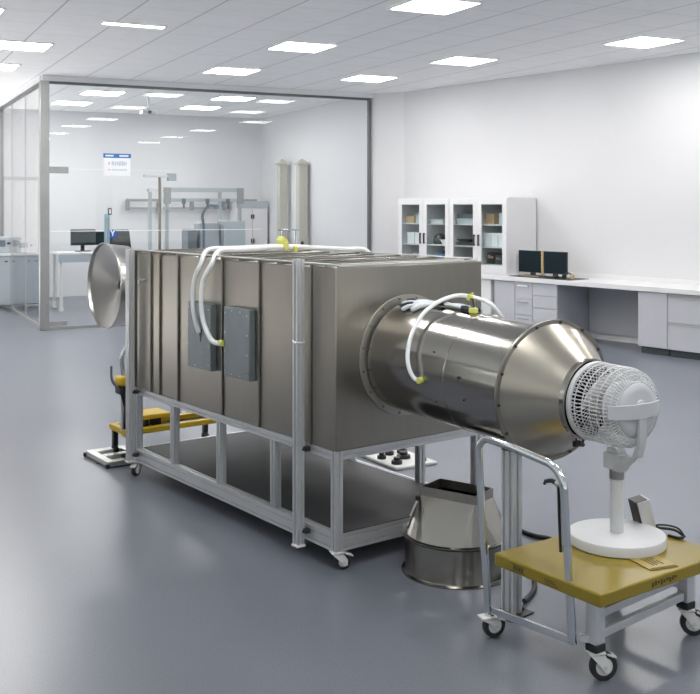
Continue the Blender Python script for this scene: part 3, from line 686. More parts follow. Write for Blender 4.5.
# the hoop
zl, zr, zh = .085, .125, .765
def lean(p, z): return Vector((p.x, p.y, 0)) + up * ((z - .1) / .6) + Vector((0, 0, z))
dlr = (hr - hl).normalized()
topL, topR = lean(hl, zh + .015), lean(hr, zh - .01)
path = [lean(hl, zl), lean(hl, .25), lean(hl, .45), lean(hl, .60)]
for k in range(1, 7):
    a = PI / 2 * k / 6; path.append(lean(hl, zh - .05) + dlr * (.05 * (1 - math.cos(a))) + Vector((0, 0, .05 * math.sin(a) + .012 * k / 6)))
path.append((path[-1] + topR - dlr * .11) / 2 + Vector((0, 0, .004)))
for k in range(0, 7):
    a = PI / 2 * k / 6; path.append(lean(hr, zh - .10) - dlr * (.09 * (1 - math.sin(a))) + Vector((0, 0, .085 * math.cos(a))))
path += [lean(hr, .50), lean(hr, .30), lean(hr, zr)]
hn = MB().tube(path, .0148, 16).build('push_handle', M['chrome'], ct)
hn['label'] = 'chrome hoop push handle'
b = MB(); p, q = lean(hl, .11) + dlr * .02, lean(hr, .135); b.poly([(-.006, -.014), (.006, -.014), (.006, .014), (-.006, .014)], p, q, xdir=(q - p).cross(Vector((0, 0, 1)))); b.build('lower_bar', M['chrome'], hn, .002)
caster(ct, (hl.x - .005, hl.y + .0, 0), -.25, .085, .046)
# clamp lever on the handle and its hanging strap
c = lean(hr, .685) - dlr * .006; b = MB(); b.cyl(c - dlr * .0, c - dlr * .026, .011, n=12); b.build('lever_pivot', M['zinc'], hn)
b = MB(); b.tube([c - dlr * .024, c - dlr * .05 + Vector((0, 0, .004)), c - dlr * .078 - Vector((0, 0, .004)), c - dlr * .085 - Vector((0, 0, .016))], [.009, .008, .007, .005], 10); b.build('clamp_lever', M['black'], hn)
c0 = c - dlr * .018 + Vector((0, 0, -.01)); b = MB(); b.tube([c0, c0 + Vector((.004, .0, -.1)), c0 + Vector((.012, .0, -.23))], .0055, 8); b.build('strap', M['black'], hn)

# card on the deck
q4 = [gz(628.8, 559.3, DZ), gz(653, 554, DZ), gz(674, 565, DZ), gz(655, 573, DZ)]
cc = sum(q4, Vector()) / 4
cd = thing('printed_card', 'gold card with dark print lying on the yellow deck against the white fan base', 'card', (cc.x, cc.y, DZ), math.atan2((q4[3] - q4[0]).y, (q4[3] - q4[0]).x))
l1 = ((q4[3] - q4[0]).length + (q4[2] - q4[1]).length) / 2; l2 = ((q4[1] - q4[0]).length + (q4[2] - q4[3]).length) / 2
MB().bb(-l1 / 2, l1 / 2, -l2 / 2, l2 / 2, .0005, .004).build('sheet', M['gold'], cd, .001)
b = MB()
for r_i in range(4):
    for k in range(7):
        x = -l1 * .02 + (k - 3) * .011; y = (r_i - 1.5) * .014
        if random.random() < .85: b.bb(x - .0042 + .002 * (k % 2), x + .0042, y - .003, y + .003 + .0015 * (k % 3), .0041, .0046)
b.bb(l1 * .40, l1 * .49, -l2 * .46, l2 * .46, .0041, .0046)
b.build('print', M['ink'], cd)

# ------------------------------------------------------------------ fan
FP = Vector((1.032, 3.935, DZ)); FY = math.atan2(-.777, .629) - math.radians(8)
fn = thing('pedestal_fan', 'white air circulator fan on a round base blowing into the cone outlet', 'fan', FP, FY)
ZA = axp(1.14).z - DZ
fo = Vector((0, -.018, ZA))
MB().lathe([(0, .0005), (.178, .0005), (.184, .004), (.185, .034), (.182, .040), (.174, .042), (.04, .044), (0, .044)], n=72).build('base', M['fan'], fn)
MB().lathe([(.026, .0435), (.026, .262), (.0, .262)], n=32).build('pole', M['fan'], fn)
MB().lathe([(.0285, .250), (.0285, .285), (.024, .2855), (.0, .2855)], n=32).build('collar', M['frame'], fn)
b = MB(); b.bb(-.048, .036, -.03, .03, .285, .352); b.build('tilt_head', M['fan'], fn, .008)
b = MB(); b.bb(-.030, .026, -.024, .024, .352, .368); b.build('switch_plate', M['white_pl'], fn, .003)
GR, gx0, gx1 = .152, -.092, .068
b = MB()
def circ(x, r): return [fo + Vector((x, r * math.cos(2 * PI * k / 64), r * math.sin(2 * PI * k / 64))) for k in range(64)]
b.lathe([(GR - .012, -.004), (GR + .004, -.006), (GR + .004, .016), (GR - .008, .014)], fo + Vector((gx0, 0, 0)), (1, 0, 0), 72, True)
b.build('front_ring', M['fan'], fn, .002)
b = MB()
NW = 66
for k in range(NW):
    a = 2 * PI * k / NW; d = Vector((0, math.cos(a), math.sin(a)))
    pts = [fo + Vector((gx0 + .012, 0, 0)) + d * (GR - .002), fo + Vector((-.03, 0, 0)) + d * GR, fo + Vector((.06, 0, 0)) + d * GR, fo + Vector((.088, 0, 0)) + d * (GR - .006), fo + Vector((.106, 0, 0)) + d * (GR - .020), fo + Vector((.116, 0, 0)) + d * (GR - .045), fo + Vector((.118, 0, 0)) + d * .085]
    b.tube(pts, .0019, 5)
for x, r in ((-.055, GR), (-.015, GR), (.025, GR), (.062, GR), (.090, GR - .007), (.107, GR - .021), (.116, GR - .045)): b.tube(circ(x, r), .0021, 6, closed=True)
b.build('wire_cage', M['fan'], fn)
b = MB()
for k in range(40):
    a = 2 * PI * k / 40; d = Vector((0, math.cos(a), math.sin(a))); b.tube([fo + Vector((gx0 + .002, 0, 0)) + d * .035, fo + Vector((gx0 - .001, 0, 0)) + d * (GR - .008)], .0017, 5)
b.lathe([(0, -.003), (.038, -.003), (.038, .006), (0, .006)], fo + Vector((gx0, 0, 0)), (1, 0, 0), 32); b.build('front_grille', M['fan'], fn)
b = MB(); b.lathe([(0, .138), (.03, .1375), (.075, .134), (.097, .127), (.104, .115), (.105, .06), (.095, .03), (0, .03)], fo, (1, 0, 0), 64); b.build('motor_housing', M['fan_arm'], fn, sharp=50)
b = MB(); b.lathe([(0, .146), (.018, .146), (.02, .142), (.02, .13)], fo + Vector((0, 0, .022)), (1, 0, 0), 24); b.lathe([(.007, .149), (.011, .149), (.011, .144), (.007, .144)], fo + Vector((0, 0, .022)), (1, 0, 0), 20, True); b.build('motor_button', M['fan'], fn)
# blades and spinner inside the cage
b = MB(); b.lathe([(0, -.06), (.025, -.055), (.038, -.03), (.04, .03), (0, .03)], fo, (1, 0, 0), 32)
for k in range(3):
    a0 = 2 * PI * k / 3 + .4; vs = []; fs = []; nu, nv = 6, 8
    for side in (0, 1):
        for i in range(nu):
            for j in range(nv):
                r = .035 + (.128 - .035) * i / (nu - 1); w = (.5 + .25 * i / (nu - 1)); a = a0 + (j / (nv - 1) - .5) * 2 * w
                x = (j / (nv - 1) - .5) * -.055 + (.002 if side else -.002) - .012; vs.append(fo + Vector((x, r * math.cos(a), r * math.sin(a))))
    m_ = nu * nv
    for i in range(nu - 1):
        for j in range(nv - 1): fs += [(i * nv + j, i * nv + j + 1, (i + 1) * nv + j + 1, (i + 1) * nv + j), (m_ + i * nv + j, m_ + (i + 1) * nv + j, m_ + (i + 1) * nv + j + 1, m_ + i * nv + j + 1)]
    for i in range(nu - 1):
        for j in (0, nv - 1): fs.append((i * nv + j, (i + 1) * nv + j, m_ + (i + 1) * nv + j, m_ + i * nv + j))
    for j in range(nv - 1):
        for i in (0, nu - 1): fs.append((i * nv + j, i * nv + j + 1, m_ + i * nv + j + 1, m_ + i * nv + j))
    b.add(vs, fs)
b.build('blades', M['white_pl'], fn)
# yoke: a curved horizontal strap behind the housing and an arm down to the head
b = MB(); pts = []
for k in range(15):
    yy = -.135 + .27 * k / 14; pts.append(fo + Vector((.150 - 2.2 * yy * yy, yy - .008, .006)))
n = len(pts); vs = []; fs = []
for i, p in enumerate(pts):
    t = (pts[min(i + 1, n - 1)] - pts[max(i - 1, 0)]).normalized(); nn = Vector((t.y, -t.x, 0)); hgt = .029 - .003 * abs(i - 7) / 7
    for s_, z_ in ((-.004, -hgt), (.004, -hgt), (.004, hgt), (-.004, hgt)): vs.append(p + nn * s_ + Vector((0, 0, z_ - .005)))
for i in range(n - 1):
    for k in range(4): fs.append((i * 4 + k, i * 4 + (k + 1) % 4, (i + 1) * 4 + (k + 1) % 4, (i + 1) * 4 + k))
fs += [(3, 2, 1, 0), tuple(range((n - 1) * 4, n * 4))]
b.add(vs, fs); yk = b.build('yoke_strap', M['fan_arm'], fn, .002)
b = MB(); vs = []; fs = []
sec = [(.144, ZA - .01, .019, .0062), (.142, ZA - .12, .018, .008), (.122, ZA - .175, .018, .013), (.092, .352, .019, .020), (.050, .315, .020, .022), (.030, .287, .020, .02)]
for x, z, wy, wx in sec: vs += [(x - wx, -.018 - wy, z), (x + wx, -.018 - wy, z), (x + wx, -.018 + wy, z), (x - wx, -.018 + wy, z)]
for i in range(len(sec) - 1):
    for k in range(4): fs.append((i * 4 + k, i * 4 + (k + 1) % 4, (i + 1) * 4 + (k + 1) % 4, (i + 1) * 4 + k))
fs += [(3, 2, 1, 0), tuple(range((len(sec) - 1) * 4, len(sec) * 4))]
b.add(vs, fs); b.build('yoke_arm', M['fan_arm'], fn, .003)

# finned adapter behind the fan base
pA = gz(641, 531, DZ)
ad = thing('power_adapter', 'tilted grey finned power adapter on the cart deck behind the fan pole', 'power adapter', pA, .15)
tl = Matrix.Rotation(-.25, 3, 'Y')
b = MB()
cz = .074; b.box((0, 0, cz), (.055, .075, .115), tl); b.build('case', M['bolt'], ad, .004)
b = MB()
for k in range(7): b.box(Vector((0, 0, cz)) + tl @ Vector((.0300, -.033 + .011 * k, 0)), (.006, .006, .112), tl)
b.box(Vector((0, 0, cz)) + tl @ Vector((0.005, -.0385, 0)), (.05, .004, .112), tl)
b.build('fins', M['alu'], ad)
b = MB(); b.tube(smooth_path([(.035, -.01, .02), (.07, -.03, .018), (.11, -.07, .02), (.125, -.11, .008), (.10, -.12, .006), (.075, -.085, .006)], 6), .0055, 8); b.tube(smooth_path([(.035, .0, .012), (.075, -.02, .028), (.118, -.075, .03), (.128, -.118, .008)], 6), .004, 8); b.build('cable', M['black'], ad)

# black cable on the floor
o = MB().tube(smooth_path([(.725, 4.23, .011), (.79, 4.36, .011), (.82, 4.52, .011), (.90, 4.74, .011), (1.0, 4.9, .011), (.99, 5.02, .011), (.92, 5.07, .011), (.86, 5.16, .011), (.80, 5.32, .011), (.78, 5.5, .011)], 8), .0105, 10).build('floor_cable', M['rubber']); tag(o, 'thick black cable curving over the floor behind the aluminium post', 'cable')

# ------------------------------------------------------------------ behind the inlet end: steel base plate, yellow lifter
q3 = [gz(88.6, 450, .04), gz(111, 462, .04), gz(121, 445, .04)]
v1, v2 = q3[1] - q3[0], q3[2] - q3[0]; o0 = q3[0] + (v1 + v2) / 2
pl = thing('floor_frame', 'flat silver metal frame with two cut-outs lying on the floor at the inlet end', 'base frame', (o0.x, o0.y, 0), math.atan2(v1.y, v1.x))
L1, L2 = v1.length / 2, v2.length / 2 + .02
b = MB(); zz0, zz1 = .006, .04
b.bb(-L1, L1, -L2, -L2 + .05, zz0, zz1); b.bb(-L1, L1, L2 - .05, L2, zz0, zz1); b.bb(-L1, -L1 + .07, -L2 + .05, L2 - .05, zz0, zz1); b.bb(L1 - .06, L1, -L2 + .05, L2 - .05, zz0, zz1); b.bb(-.03, .03, -L2 + .05, L2 - .05, zz0, zz1); b.build('frame', M['zinc'], pl, .005)
for sx_ in (-1, 1):
    for sy_ in (-1, 1): MB().bb(sx_ * L1 - .012, sx_ * L1 + .012, sy_ * L2 - .012, sy_ * L2 + .012, .0005, .026).build('corner_foot', M['black'], pl, .003)
b = MB(); b.bb(-L1 + .07, L1 - .06, -L2 + .051, L2 - .051, .006, .012); b.build('tray', M['bench_edge'], pl)
lf = thing('lift_cart', 'yellow and black manual lift cart with upright posts behind the inlet end', 'cart', TL(.13, BL + .42), YB)
b = MB(); xs0, xs1, ys0, ys1 = -.04, .70, -.13, .16
for (a0, a1, b0, b1) in ((xs0, xs1, ys0, ys0 + .045), (xs0, xs1, ys1 - .045, ys1), (xs0, xs0 + .045, ys0 + .045, ys1 - .045), (xs1 - .045, xs1, ys0 + .045, ys1 - .045)): b.bb(a0, a1, b0, b1, .17, .205)
b.build('base_frame', M['yel2'], lf, .006)
MB().bb(xs0 + .046, xs1 - .046, ys0 + .046, ys1 - .046, .172, .176).build('base_tray', M['black'], lf)
b = MB(); b.bb(.10, .30, -.07, .13, .245, .275); b.build('lift_plate', M['yel2'], lf, .006)
b = MB()
for k in range(2): b.bb(.13 + .09 * k, .16 + .09 * k, -.03, .09, .1765, .2445)
b.build('jack', M['black'], lf, .004)
for (x, y) in ((xs0 + .03, ys0 + .03), (xs1 - .03, ys0 + .03), (xs0 + .03, ys1 - .03), (xs1 - .03, ys1 - .03)):
    b = MB(); b.bb(x - .016, x + .016, y - .016, y + .016, .06, .1695); l = b.build('leg', M['black'], lf)
    b = MB(); b.lathe([(0, -.014), (.03, -.014), (.031, 0), (.03, .014), (0, .014)], (x, y, .031), (1, 0, 0), 20); b.build('wheel', M['rubber'], l)
mx, my = -.035, -.10
for dx, mm in ((-.028, 'alu'), (.03, 'alu')):
    MB().cyl((mx + dx, my, .2055), (mx + dx, my, .50), .012, n=12).build('mast_post', M[mm], lf)
b = MB(); b.tube([(mx - .05, my - .03, .47), (mx - .02, my - .035, .36), (mx - .02, my - .03, .21)], .012, 8); b.tube([(mx - .03, my - .03, .46), (mx + .02, my - .035, .34), (mx + .01, my - .03, .21)], .010, 8); b.build('strap', M['black'], lf)
b = MB(); b.bb(mx - .06, mx + .12, my - .05, my + .05, .44, .495); b.build('motor_block', M['black'], lf, .012)
b = MB(); b.bb(mx - .065, mx + .14, my - .055, my + .055, .496, .560); b.build('head_cover', M['yel2'], lf, .022, segs=3)
b = MB(); b.tube(smooth_path([(mx - .02, my, .55), (mx - .03, my, .66), (mx - .02, my, .71), (mx + .03, my, .76), (mx + .09, my, .78)], 6), .014, 12); b.build('grip_tube', M['chrome'], lf)
b = MB(); b.tube(smooth_path([(mx - .05, my - .01, .475), (mx - .085, my - .01, .51), (mx - .105, my - .01, .55), (mx - .108, my - .01, .63)], 6), .008, 10); b.build('lever', M['mach_d'], lf)
b = MB(); b.bb(xs0 - .04, xs0 + .02, ys0 - .04, ys0 - .001, .175, .22); b.build('hook_plate', M['yel2'], lf, .005)
b = MB(); b.poly([(-.012, 0), (.012, 0), (.004, .006), (-.004, .006)], (-.07, -.13, .001), (-.21, -.03, .001), xdir=(.6, .8, 0)); b.bb(-.075, -.045, -.145, -.115, .001, .062); b.build('outrigger', M['black'], lf)

# white tray with black knobs beyond the frame
wt = thing('parts_tray', 'white tray with black knobs on the floor beyond the aluminium frame', 'tray', gz(398, 461), YB - .1)
b = MB(); b.bb(-.15, .17, -.20, .42, .0005, .02); b.build('tray', M['white_pl'], wt, .006)
for x, y, r in ((-.10, .20, .035), (-.03, .30, .035), (.03, -.02, .045), (-.09, -.12, .035), (.06, .22, .04), (.10, .10, .035), (-.10, .04, .03), (.0, .10, .03), (.09, -.13, .035)):
    b = MB(); b.lathe([(0, .0205), (r, .0205), (r, .04), (r * .6, .045), (r * .6, .062), (0, .064)], (x, y, 0), n=16); b.build('knob', M['black'], wt)
b = MB()
for k in range(2): b.tube(smooth_path([(-.10 + .03 * k, .41, .03), (-.13 + .03 * k, .36, .10), (-.13 + .03 * k, .28, .11), (-.11 + .03 * k, .24, .03)], 6), .006, 8)
b.build('wire_handle', M['chrome'], wt)

# ------------------------------------------------------------------ right wall: counter, base units, cabinets, screens
def wthing(name, lab, cat, a, y, z, group=None): return thing(name, lab, cat, wl(a, y, z), PHI, group)
cn = wthing('worktop', 'long white worktop running along the right wall', 'worktop', .3, 0, .70)
MB().bb(0, 8.2, -.645, -.003, .0005, .058).build('slab', M['counter'], cn, .004)
MB().bb(0, 8.2, -.022, -.003, .0585, .11).build('upstand', M['counter'], cn, .002)
FD = -.62
MB().bb(3.27, 4.43, -.03, -.006, -.62, -.0005).build('modesty_panel', M['cab_mid'], cn)
def base_unit(name, lab, a0, a1, body, fronts, side=None):
    w = a1 - a0
    t = wthing(name, lab, 'cabinet', a0, 0, 0, 'base cabinets under the worktop')
    MB().bb(0, w, FD + .02, -.02, .08, .699).build('body', side or body, t, .001)
    MB().bb(.01, w - .01, FD + .05, -.03, .0005, .0795).build('plinth', M['plinth'], t)
    for (nm, x0, x1, z0, z1, m, hd_) in fronts:
        d = MB().bb(x0 * w + .003, x1 * w - .003, FD, FD + .0195, z0 + .003, z1 - .003).build(nm, m, t, .002)
        if hd_ == 'bar':
            xm = (x0 + x1) / 2 * w; hw_ = (x1 - x0) * w * .3; b = MB(); b.bb(xm - hw_, xm + hw_, FD - .022, FD - .012, z1 - .055, z1 - .04); b.bb(xm - hw_, xm - hw_ + .012, FD - .012, FD + .001, z1 - .055, z1 - .04); b.bb(xm + hw_ - .012, xm + hw_, FD - .012, FD + .001, z1 - .055, z1 - .04); b.build('handle', M['chrome'], d)
        elif hd_ == 'lip':
            b = MB(); b.bb(x0 * w + .004, x1 * w - .004, FD - .006, FD - .0005, z1 - .028, z1 - .004); b.build('handle', M['skirt'], d)
    return t
cg, cb = M['cab_grey'], M['cab']
base_unit('base_cabinet', 'white base cabinet with two framed doors partly hidden behind the steel box', 1.1, 2.44, cb, [('door', 0, .5, .08, .699, cb, None), ('door', .5, 1, .08, .699, cb, None)])
base_unit('base_cabinet', 'narrow grey base cabinet with one plain door between the white unit and the drawers', 2.50, 2.86, cg, [('door', 0, 1, .08, .699, cg, None)])
base_unit('base_cabinet', 'narrow grey drawer unit with bright bar handles below the dark screens', 2.862, 3.155, cg, [('drawer', 0, 1, .08, .28, cg, 'bar'), ('drawer', 0, 1, .28, .49, cg, 'bar'), ('drawer', 0, 1, .49, .699, cg, 'bar')])
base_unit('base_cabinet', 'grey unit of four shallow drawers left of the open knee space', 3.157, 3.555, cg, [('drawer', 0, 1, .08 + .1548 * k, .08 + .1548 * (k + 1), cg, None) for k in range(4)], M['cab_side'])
base_unit('base_cabinet', 'pale base cabinet with a plain door right of the open knee space', 4.734, 5.115, cg, [('door', 0, 1, .08, .699, cg, None)])
base_unit('base_cabinet', 'pale unit of two deep drawers at the right photo edge', 5.117, 6.0, cg, [('drawer', 0, 1, .08, .375, cg, 'lip'), ('drawer', 0, 1, .375, .672, cg, 'lip'), ('top_strip', 0, 1, .672, .699, M['skirt'], None)])
base_unit('base_cabinet', 'pale base cabinet beyond the right photo edge', 6.002, 7.2, cg, [('door', 0, .5, .08, .699, cg, None), ('door', .5, 1, .08, .699, cg, None)])

# glass-fronted cabinets on the worktop
CZ0 = .7595; CH = 1.01; CDp = .545
def wall_cab(a0, w, lab):
    t = wthing('display_cabinet', lab, 'cabinet', a0, -.024, CZ0, 'glass fronted cabinets')
    b = MB(); k = .018
    b.bb(0, w, -CDp, 0, CH - k, CH); b.bb(0, w, -CDp, 0, 0, .05); b.bb(0, k, -CDp, 0, .05, CH - k); b.bb(w - k, w, -CDp, 0, .05, CH - k); b.bb(w / 2 - k / 2, w / 2 + k / 2, -CDp + .03, -.01, .05, CH - k)
    b.build('carcass', M['cab'], t, .001)
    MB().bb(k, w - k, -.01, -.002, .05, CH - k).build('back_panel', M['cab_in'], t)
    for z in (.345, .64):
        b = MB(); b.bb(k + .001, w / 2 - k / 2 - .001, -CDp + .05, -.011, z, z + .016); b.bb(w / 2 + k / 2 + .001, w - k - .001, -CDp + .05, -.011, z, z + .016); b.build('shelf', M['cab'], t)
    for i in range(2):
        x0, x1 = (.002 + i * w / 2, w / 2 - .002 + i * w / 2); fw = .075; z0, z1 = .03, CH - .012
        b = MB(); yf, yb = -CDp - .02, -CDp - .001
        b.bb(x0, x1, yf, yb, z0, z0 + fw + .02); b.bb(x0, x1, yf, yb, z1 - fw, z1); b.bb(x0, x0 + fw, yf, yb, z0 + fw + .02, z1 - fw); b.bb(x1 - fw, x1, yf, yb, z0 + fw + .02, z1 - fw)
        d = b.build('door', M['cab'], t, .001)
        MB().bb(x0 + fw, x1 - fw, yf + .007, yf + .011, z0 + fw + .02, z1 - fw).build('pane', M['cab_glass'], d)
        xh = (x1 - fw / 2) if i == 0 else (x0 + fw / 2)
        b = MB(); b.bb(xh - .009, xh + .009, yf - .026, yf - .014, .37, .52); b.bb(xh - .006, xh + .006, yf - .014, yf, .375, .39); b.bb(xh - .006, xh + .006, yf - .014, yf, .50, .515); b.build('handle', M['black'], d)
    return t
CA0, CWd = .545, 1.07
wall_cab(CA0, CWd, 'white glass fronted cabinet on the worktop, farther left of the pair')
wall_cab(CA0 + CWd + .004, CWd, 'white glass fronted cabinet on the worktop beside the dark screens')
SZ = [.05, .361, .656]
def on_shelf(unit, half, s, x, y): return wl(CA0 + unit * (CWd + .004) + .02 + half * CWd / 2 + x, -.024 - CDp + .07 + y, CZ0 + SZ[s] + .0005)
def item(kind, unit, half, s, x, y, w, d, h, m, lab, m2=None, grp='things in the glass fronted cabinets'):
    p = on_shelf(unit, half, s, max(0, x - .11), y - .02)
    names = {'box': 'storage_box', 'tray': 'plastic_tray', 'jar': 'jar', 'bowl': 'bowl', 'bottle': 'bottle', 'device': 'device_case', 'carton': 'carton'}
    t = thing(names[kind], lab, {'box': 'box', 'tray': 'tray', 'jar': 'jar', 'bowl': 'helmet', 'bottle': 'bottle', 'device': 'device', 'carton': 'box'}[kind], p, PHI, grp)
    if kind in ('box', 'carton'):
        MB().bb(0, w, 0, d, 0, h * .82).build('body', M[m], t, .004); MB().bb(-.004, w + .004, -.004, d + .004, h * .82 + .0005, h).build('lid', M[m2 or m], t, .004)
    elif kind == 'tray':
        b = MB(); b.add([(.02, .02, 0), (w - .02, .02, 0), (w - .02, d - .02, 0), (.02, d - .02, 0), (0, 0, h), (w, 0, h), (w, d, h), (0, d, h)], [(3, 2, 1, 0), (0, 1, 5, 4), (1, 2, 6, 5), (2, 3, 7, 6), (3, 0, 4, 7), (4, 5, 6, 7)]); b.build('body', M[m], t, .004)
        MB().bb(-.008, w + .008, -.008, d + .008, h + .0005, h + .008).build('rim', M[m2 or m], t, .003)
    elif kind == 'bottle':
        r = w / 2; MB().lathe([(0, 0), (r, 0), (r, h * .65), (r * .4, h * .8), (r * .4, h * .88), (0, h * .88)], (r, r, 0), n=24).build('body', M[m], t); MB().lathe([(0, h * .8805), (r * .5, h * .8805), (r * .5, h), (0, h)], (r, r, 0), n=20).build('cap', M[m2 or m], t)
    elif kind == 'jar':
        r = w / 2; MB().lathe([(0, 0), (r * .9, 0), (r, .01), (r, h * .8), (r * .85, h * .86), (0, h * .86)], (r, r, 0), n=28).build('body', M[m], t); MB().lathe([(0, h * .8605), (r * .9, h * .8605), (r * .9, h), (0, h)], (r, r, 0), n=24).build('lid', M[m2 or m], t)
    elif kind == 'bowl':
        MB().lathe([(0, h), (w * .2, h * .97), (w * .38, h * .8), (w * .48, h * .5), (w * .5, h * .2), (w * .46, 0), (0, 0)], (w / 2, d / 2, 0), n=32).build('shell', M[m], t)
        if m2: MB().lathe([(w * .503, h * .2), (w * .485, h * .5), (w * .40, h * .8), (w * .41, h * .8), (w * .495, h * .5), (w * .513, h * .2)], (w / 2, d / 2, 0), n=32).build('band', M[m2], t)
    elif kind == 'device':
        MB().bb(0, w, 0, d, 0, h).build('case', M[m], t, .006); b = MB(); b.bb(w * .2, w * .5, -.006, -.0005, h * .5, h * .8); b.cyl((w * .75, -.0005, h * .6), (w * .75, -.012, h * .6), .016, n=14); b.build('controls', M[m2 or m], t)
    return t
item('carton', 0, 0, 2, .14, .04, .17, .2, .10, 'brown', 'brown carton on the top shelf behind the leftmost glass door')
item('tray', 0, 0, 2, .08, .25, .24, .13, .15, 'clear', 'milky tray behind the brown carton, leftmost glass door')
item('box', 0, 0, 2, .34, .05, .13, .2, .12, 'clear', 'milky box right of the brown carton, leftmost glass door')
item('box', 0, 0, 1, .17, .04, .15, .2, .16, 'paper', 'white lidded box, left of two on the middle shelf, leftmost glass door')
item('box', 0, 0, 1, .335, .04, .15, .2, .155, 'paper', 'white lidded box, right of two on the middle shelf, leftmost glass door')
item('bottle', 0, 0, 0, .12, .06, .09, 0, .15, 'paper', 'white bottle at the left on the lowest shelf, leftmost glass door')
item('jar', 0, 0, 0, .23, .06, .11, 0, .17, 'tan', 'tan jar in the middle of the lowest shelf, leftmost glass door', 'white_pl')
item('box', 0, 0, 0, .36, .06, .12, .16, .14, 'clear', 'milky box at the right on the lowest shelf, leftmost glass door')
item('tray', 0, 1, 2, .10, .04, .27, .2, .045, 'paper', 'shallow white tray on the top shelf, second glass door from the left')
item('box', 0, 1, 2, .30, .26, .18, .14, .17, 'mach_d', 'dark box behind the white tray, second glass door from the left')
item('bowl', 0, 1, 1, .12, .04, .21, .21, .15, 'black', 'black round helmet on the middle shelf, second glass door from the left')
item('tray', 0, 1, 1, .335, .04, .13, .2, .06, 'paper', 'small white tray right of the black helmet')
item('bowl', 0, 1, 0, .05, .04, .27, .27, .23, 'charcoal', 'dark helmet with a blue band on the lowest shelf, second glass door from the left', 'cobalt')
item('box', 0, 1, 0, .395, .05, .12, .2, .13, 'duct_beige', 'beige box right of the blue banded helmet')
item('tray', 1, 0, 2, .09, .03, .38, .25, .065, 'clear', 'milky tray at the bottom of the stack on the top shelf, third glass door')
t_ = item('box', 1, 0, 2, .10, .05, .34, .22, .06, 'mach_d', 'dark flat case lying on the milky tray, third glass door'); t_.location.z += .075
item('tray', 1, 0, 1, .07, .03, .40, .3, .035, 'black', 'wide black tray on the middle shelf, third glass door')
t_ = item('tray', 1, 0, 1, .10, .06, .24, .2, .03, 'charcoal', 'small black tray on top of the wide black one, third glass door', 'black'); t_.location.z += .045
item('device', 1, 0, 0, .17, .05, .18, .2, .14, 'black', 'black square device on the lowest shelf, third glass door', 'mach_d')
item('carton', 1, 1, 2, .13, .04, .17, .2, .14, 'brown', 'brown carton on the top shelf, glass door nearest the screens')
item('jar', 1, 1, 2, .34, .05, .12, 0, .15, 'clear', 'milky jar right of the brown carton, glass door nearest the screens', 'white_pl')
for k in range(3): item('box', 1, 1, 1, .12 + .125 * k, .04, .115, .2, .18, 'paper', ['white lidded box, left of three on the middle shelf, door nearest the screens', 'white lidded box, middle of three on the middle shelf, door nearest the screens', 'white lidded box, right of three on the middle shelf, door nearest the screens'][k])
item('tray', 1, 1, 0, .07, .03, .40, .3, .07, 'green', 'pale green tray on the lowest shelf, glass door nearest the screens')
t_ = item('device', 1, 1, 0, .15, .06, .13, .16, .15, 'black', 'black device standing in the green tray, left of two', 'brown'); t_.location.z += .0795
t_ = item('device', 1, 1, 0, .30, .06, .12, .16, .12, 'black', 'black device standing in the green tray, right of two', 'mach_d'); t_.location.z += .0795

# screens and mat
dm = wthing('desk_mat', 'black mat lying under the dark screens on the worktop', 'mat', 2.74, -.60, .7586); MB().bb(0, 1.0, 0, .36, .0003, .006).build('sheet', M['black'], dm, .002)
ds = wthing('twin_screen', 'two dark screens joined by a tan strip standing on the black mat', 'screen', 2.75, -.42, .7650)
for nm, x0, x1, ry in (('screen_panel', 0, .385, .04), ('screen_panel', .425, .80, -.02)):
    d = MB().bb(x0, x1, -.01, .01, .045, .325).build(nm, M['black'], ds, .004)
    MB().bb(x0 + .008, x1 - .008, -.0125, -.0103, .053, .317).build('display', M['screen'], d)
b = MB(); b.bb(.388, .422, -.012, .012, .02, .325)
for k in range(7): b.bb(.386, .424, -.016, -.0121, .03 + .042 * k, .05 + .042 * k)
b.build('joining_strip', M['tan'], ds)
b = MB(); b.bb(.06, .42, -.07, .07, .0005, .010); b.bb(.48, .72, -.06, .06, .0005, .01); b.bb(.20, .26, -.008, .03, .010, .05); b.bb(.57, .63, -.008, .03, .01, .05); b.build('stand', M['charcoal'], ds, .003)
b = MB(); b.bb(.10, .40, -.078, -.0705, .002, .012); b.build('stand_edge', M['tan'], ds)
k_ = wthing('mouse', 'black mouse on the mat in front of the right dark screen', 'mouse', 3.47, -.53, .7650); b = MB(); b.ell((0, 0, .0005 + .018), (.06, .10, .036)); b.build('shell', M['black'], k_); MB().bb(-.003, .003, -.045, -.02, .028, .036).build('wheel', M['mach_d'], k_)
k_ = wthing('headset', 'small black headset with a tan pad lying on the mat beside the mouse', 'headset', 3.62, -.49, .7650)
b = MB(); b.tube(smooth_path([(-.06, 0, .03), (-.045, .0, .06), (0, .0, .075), (.045, 0, .06), (.06, 0, .03)], 6), .008, 8); b.build('band', M['black'], k_)
for s_ in (-1, 1):
    MB().cyl((s_ * .048, 0, .031), (s_ * .075, 0, .031), .03, n=20).build('ear_cup', M['tan' if s_ > 0 else 'black'], k_)

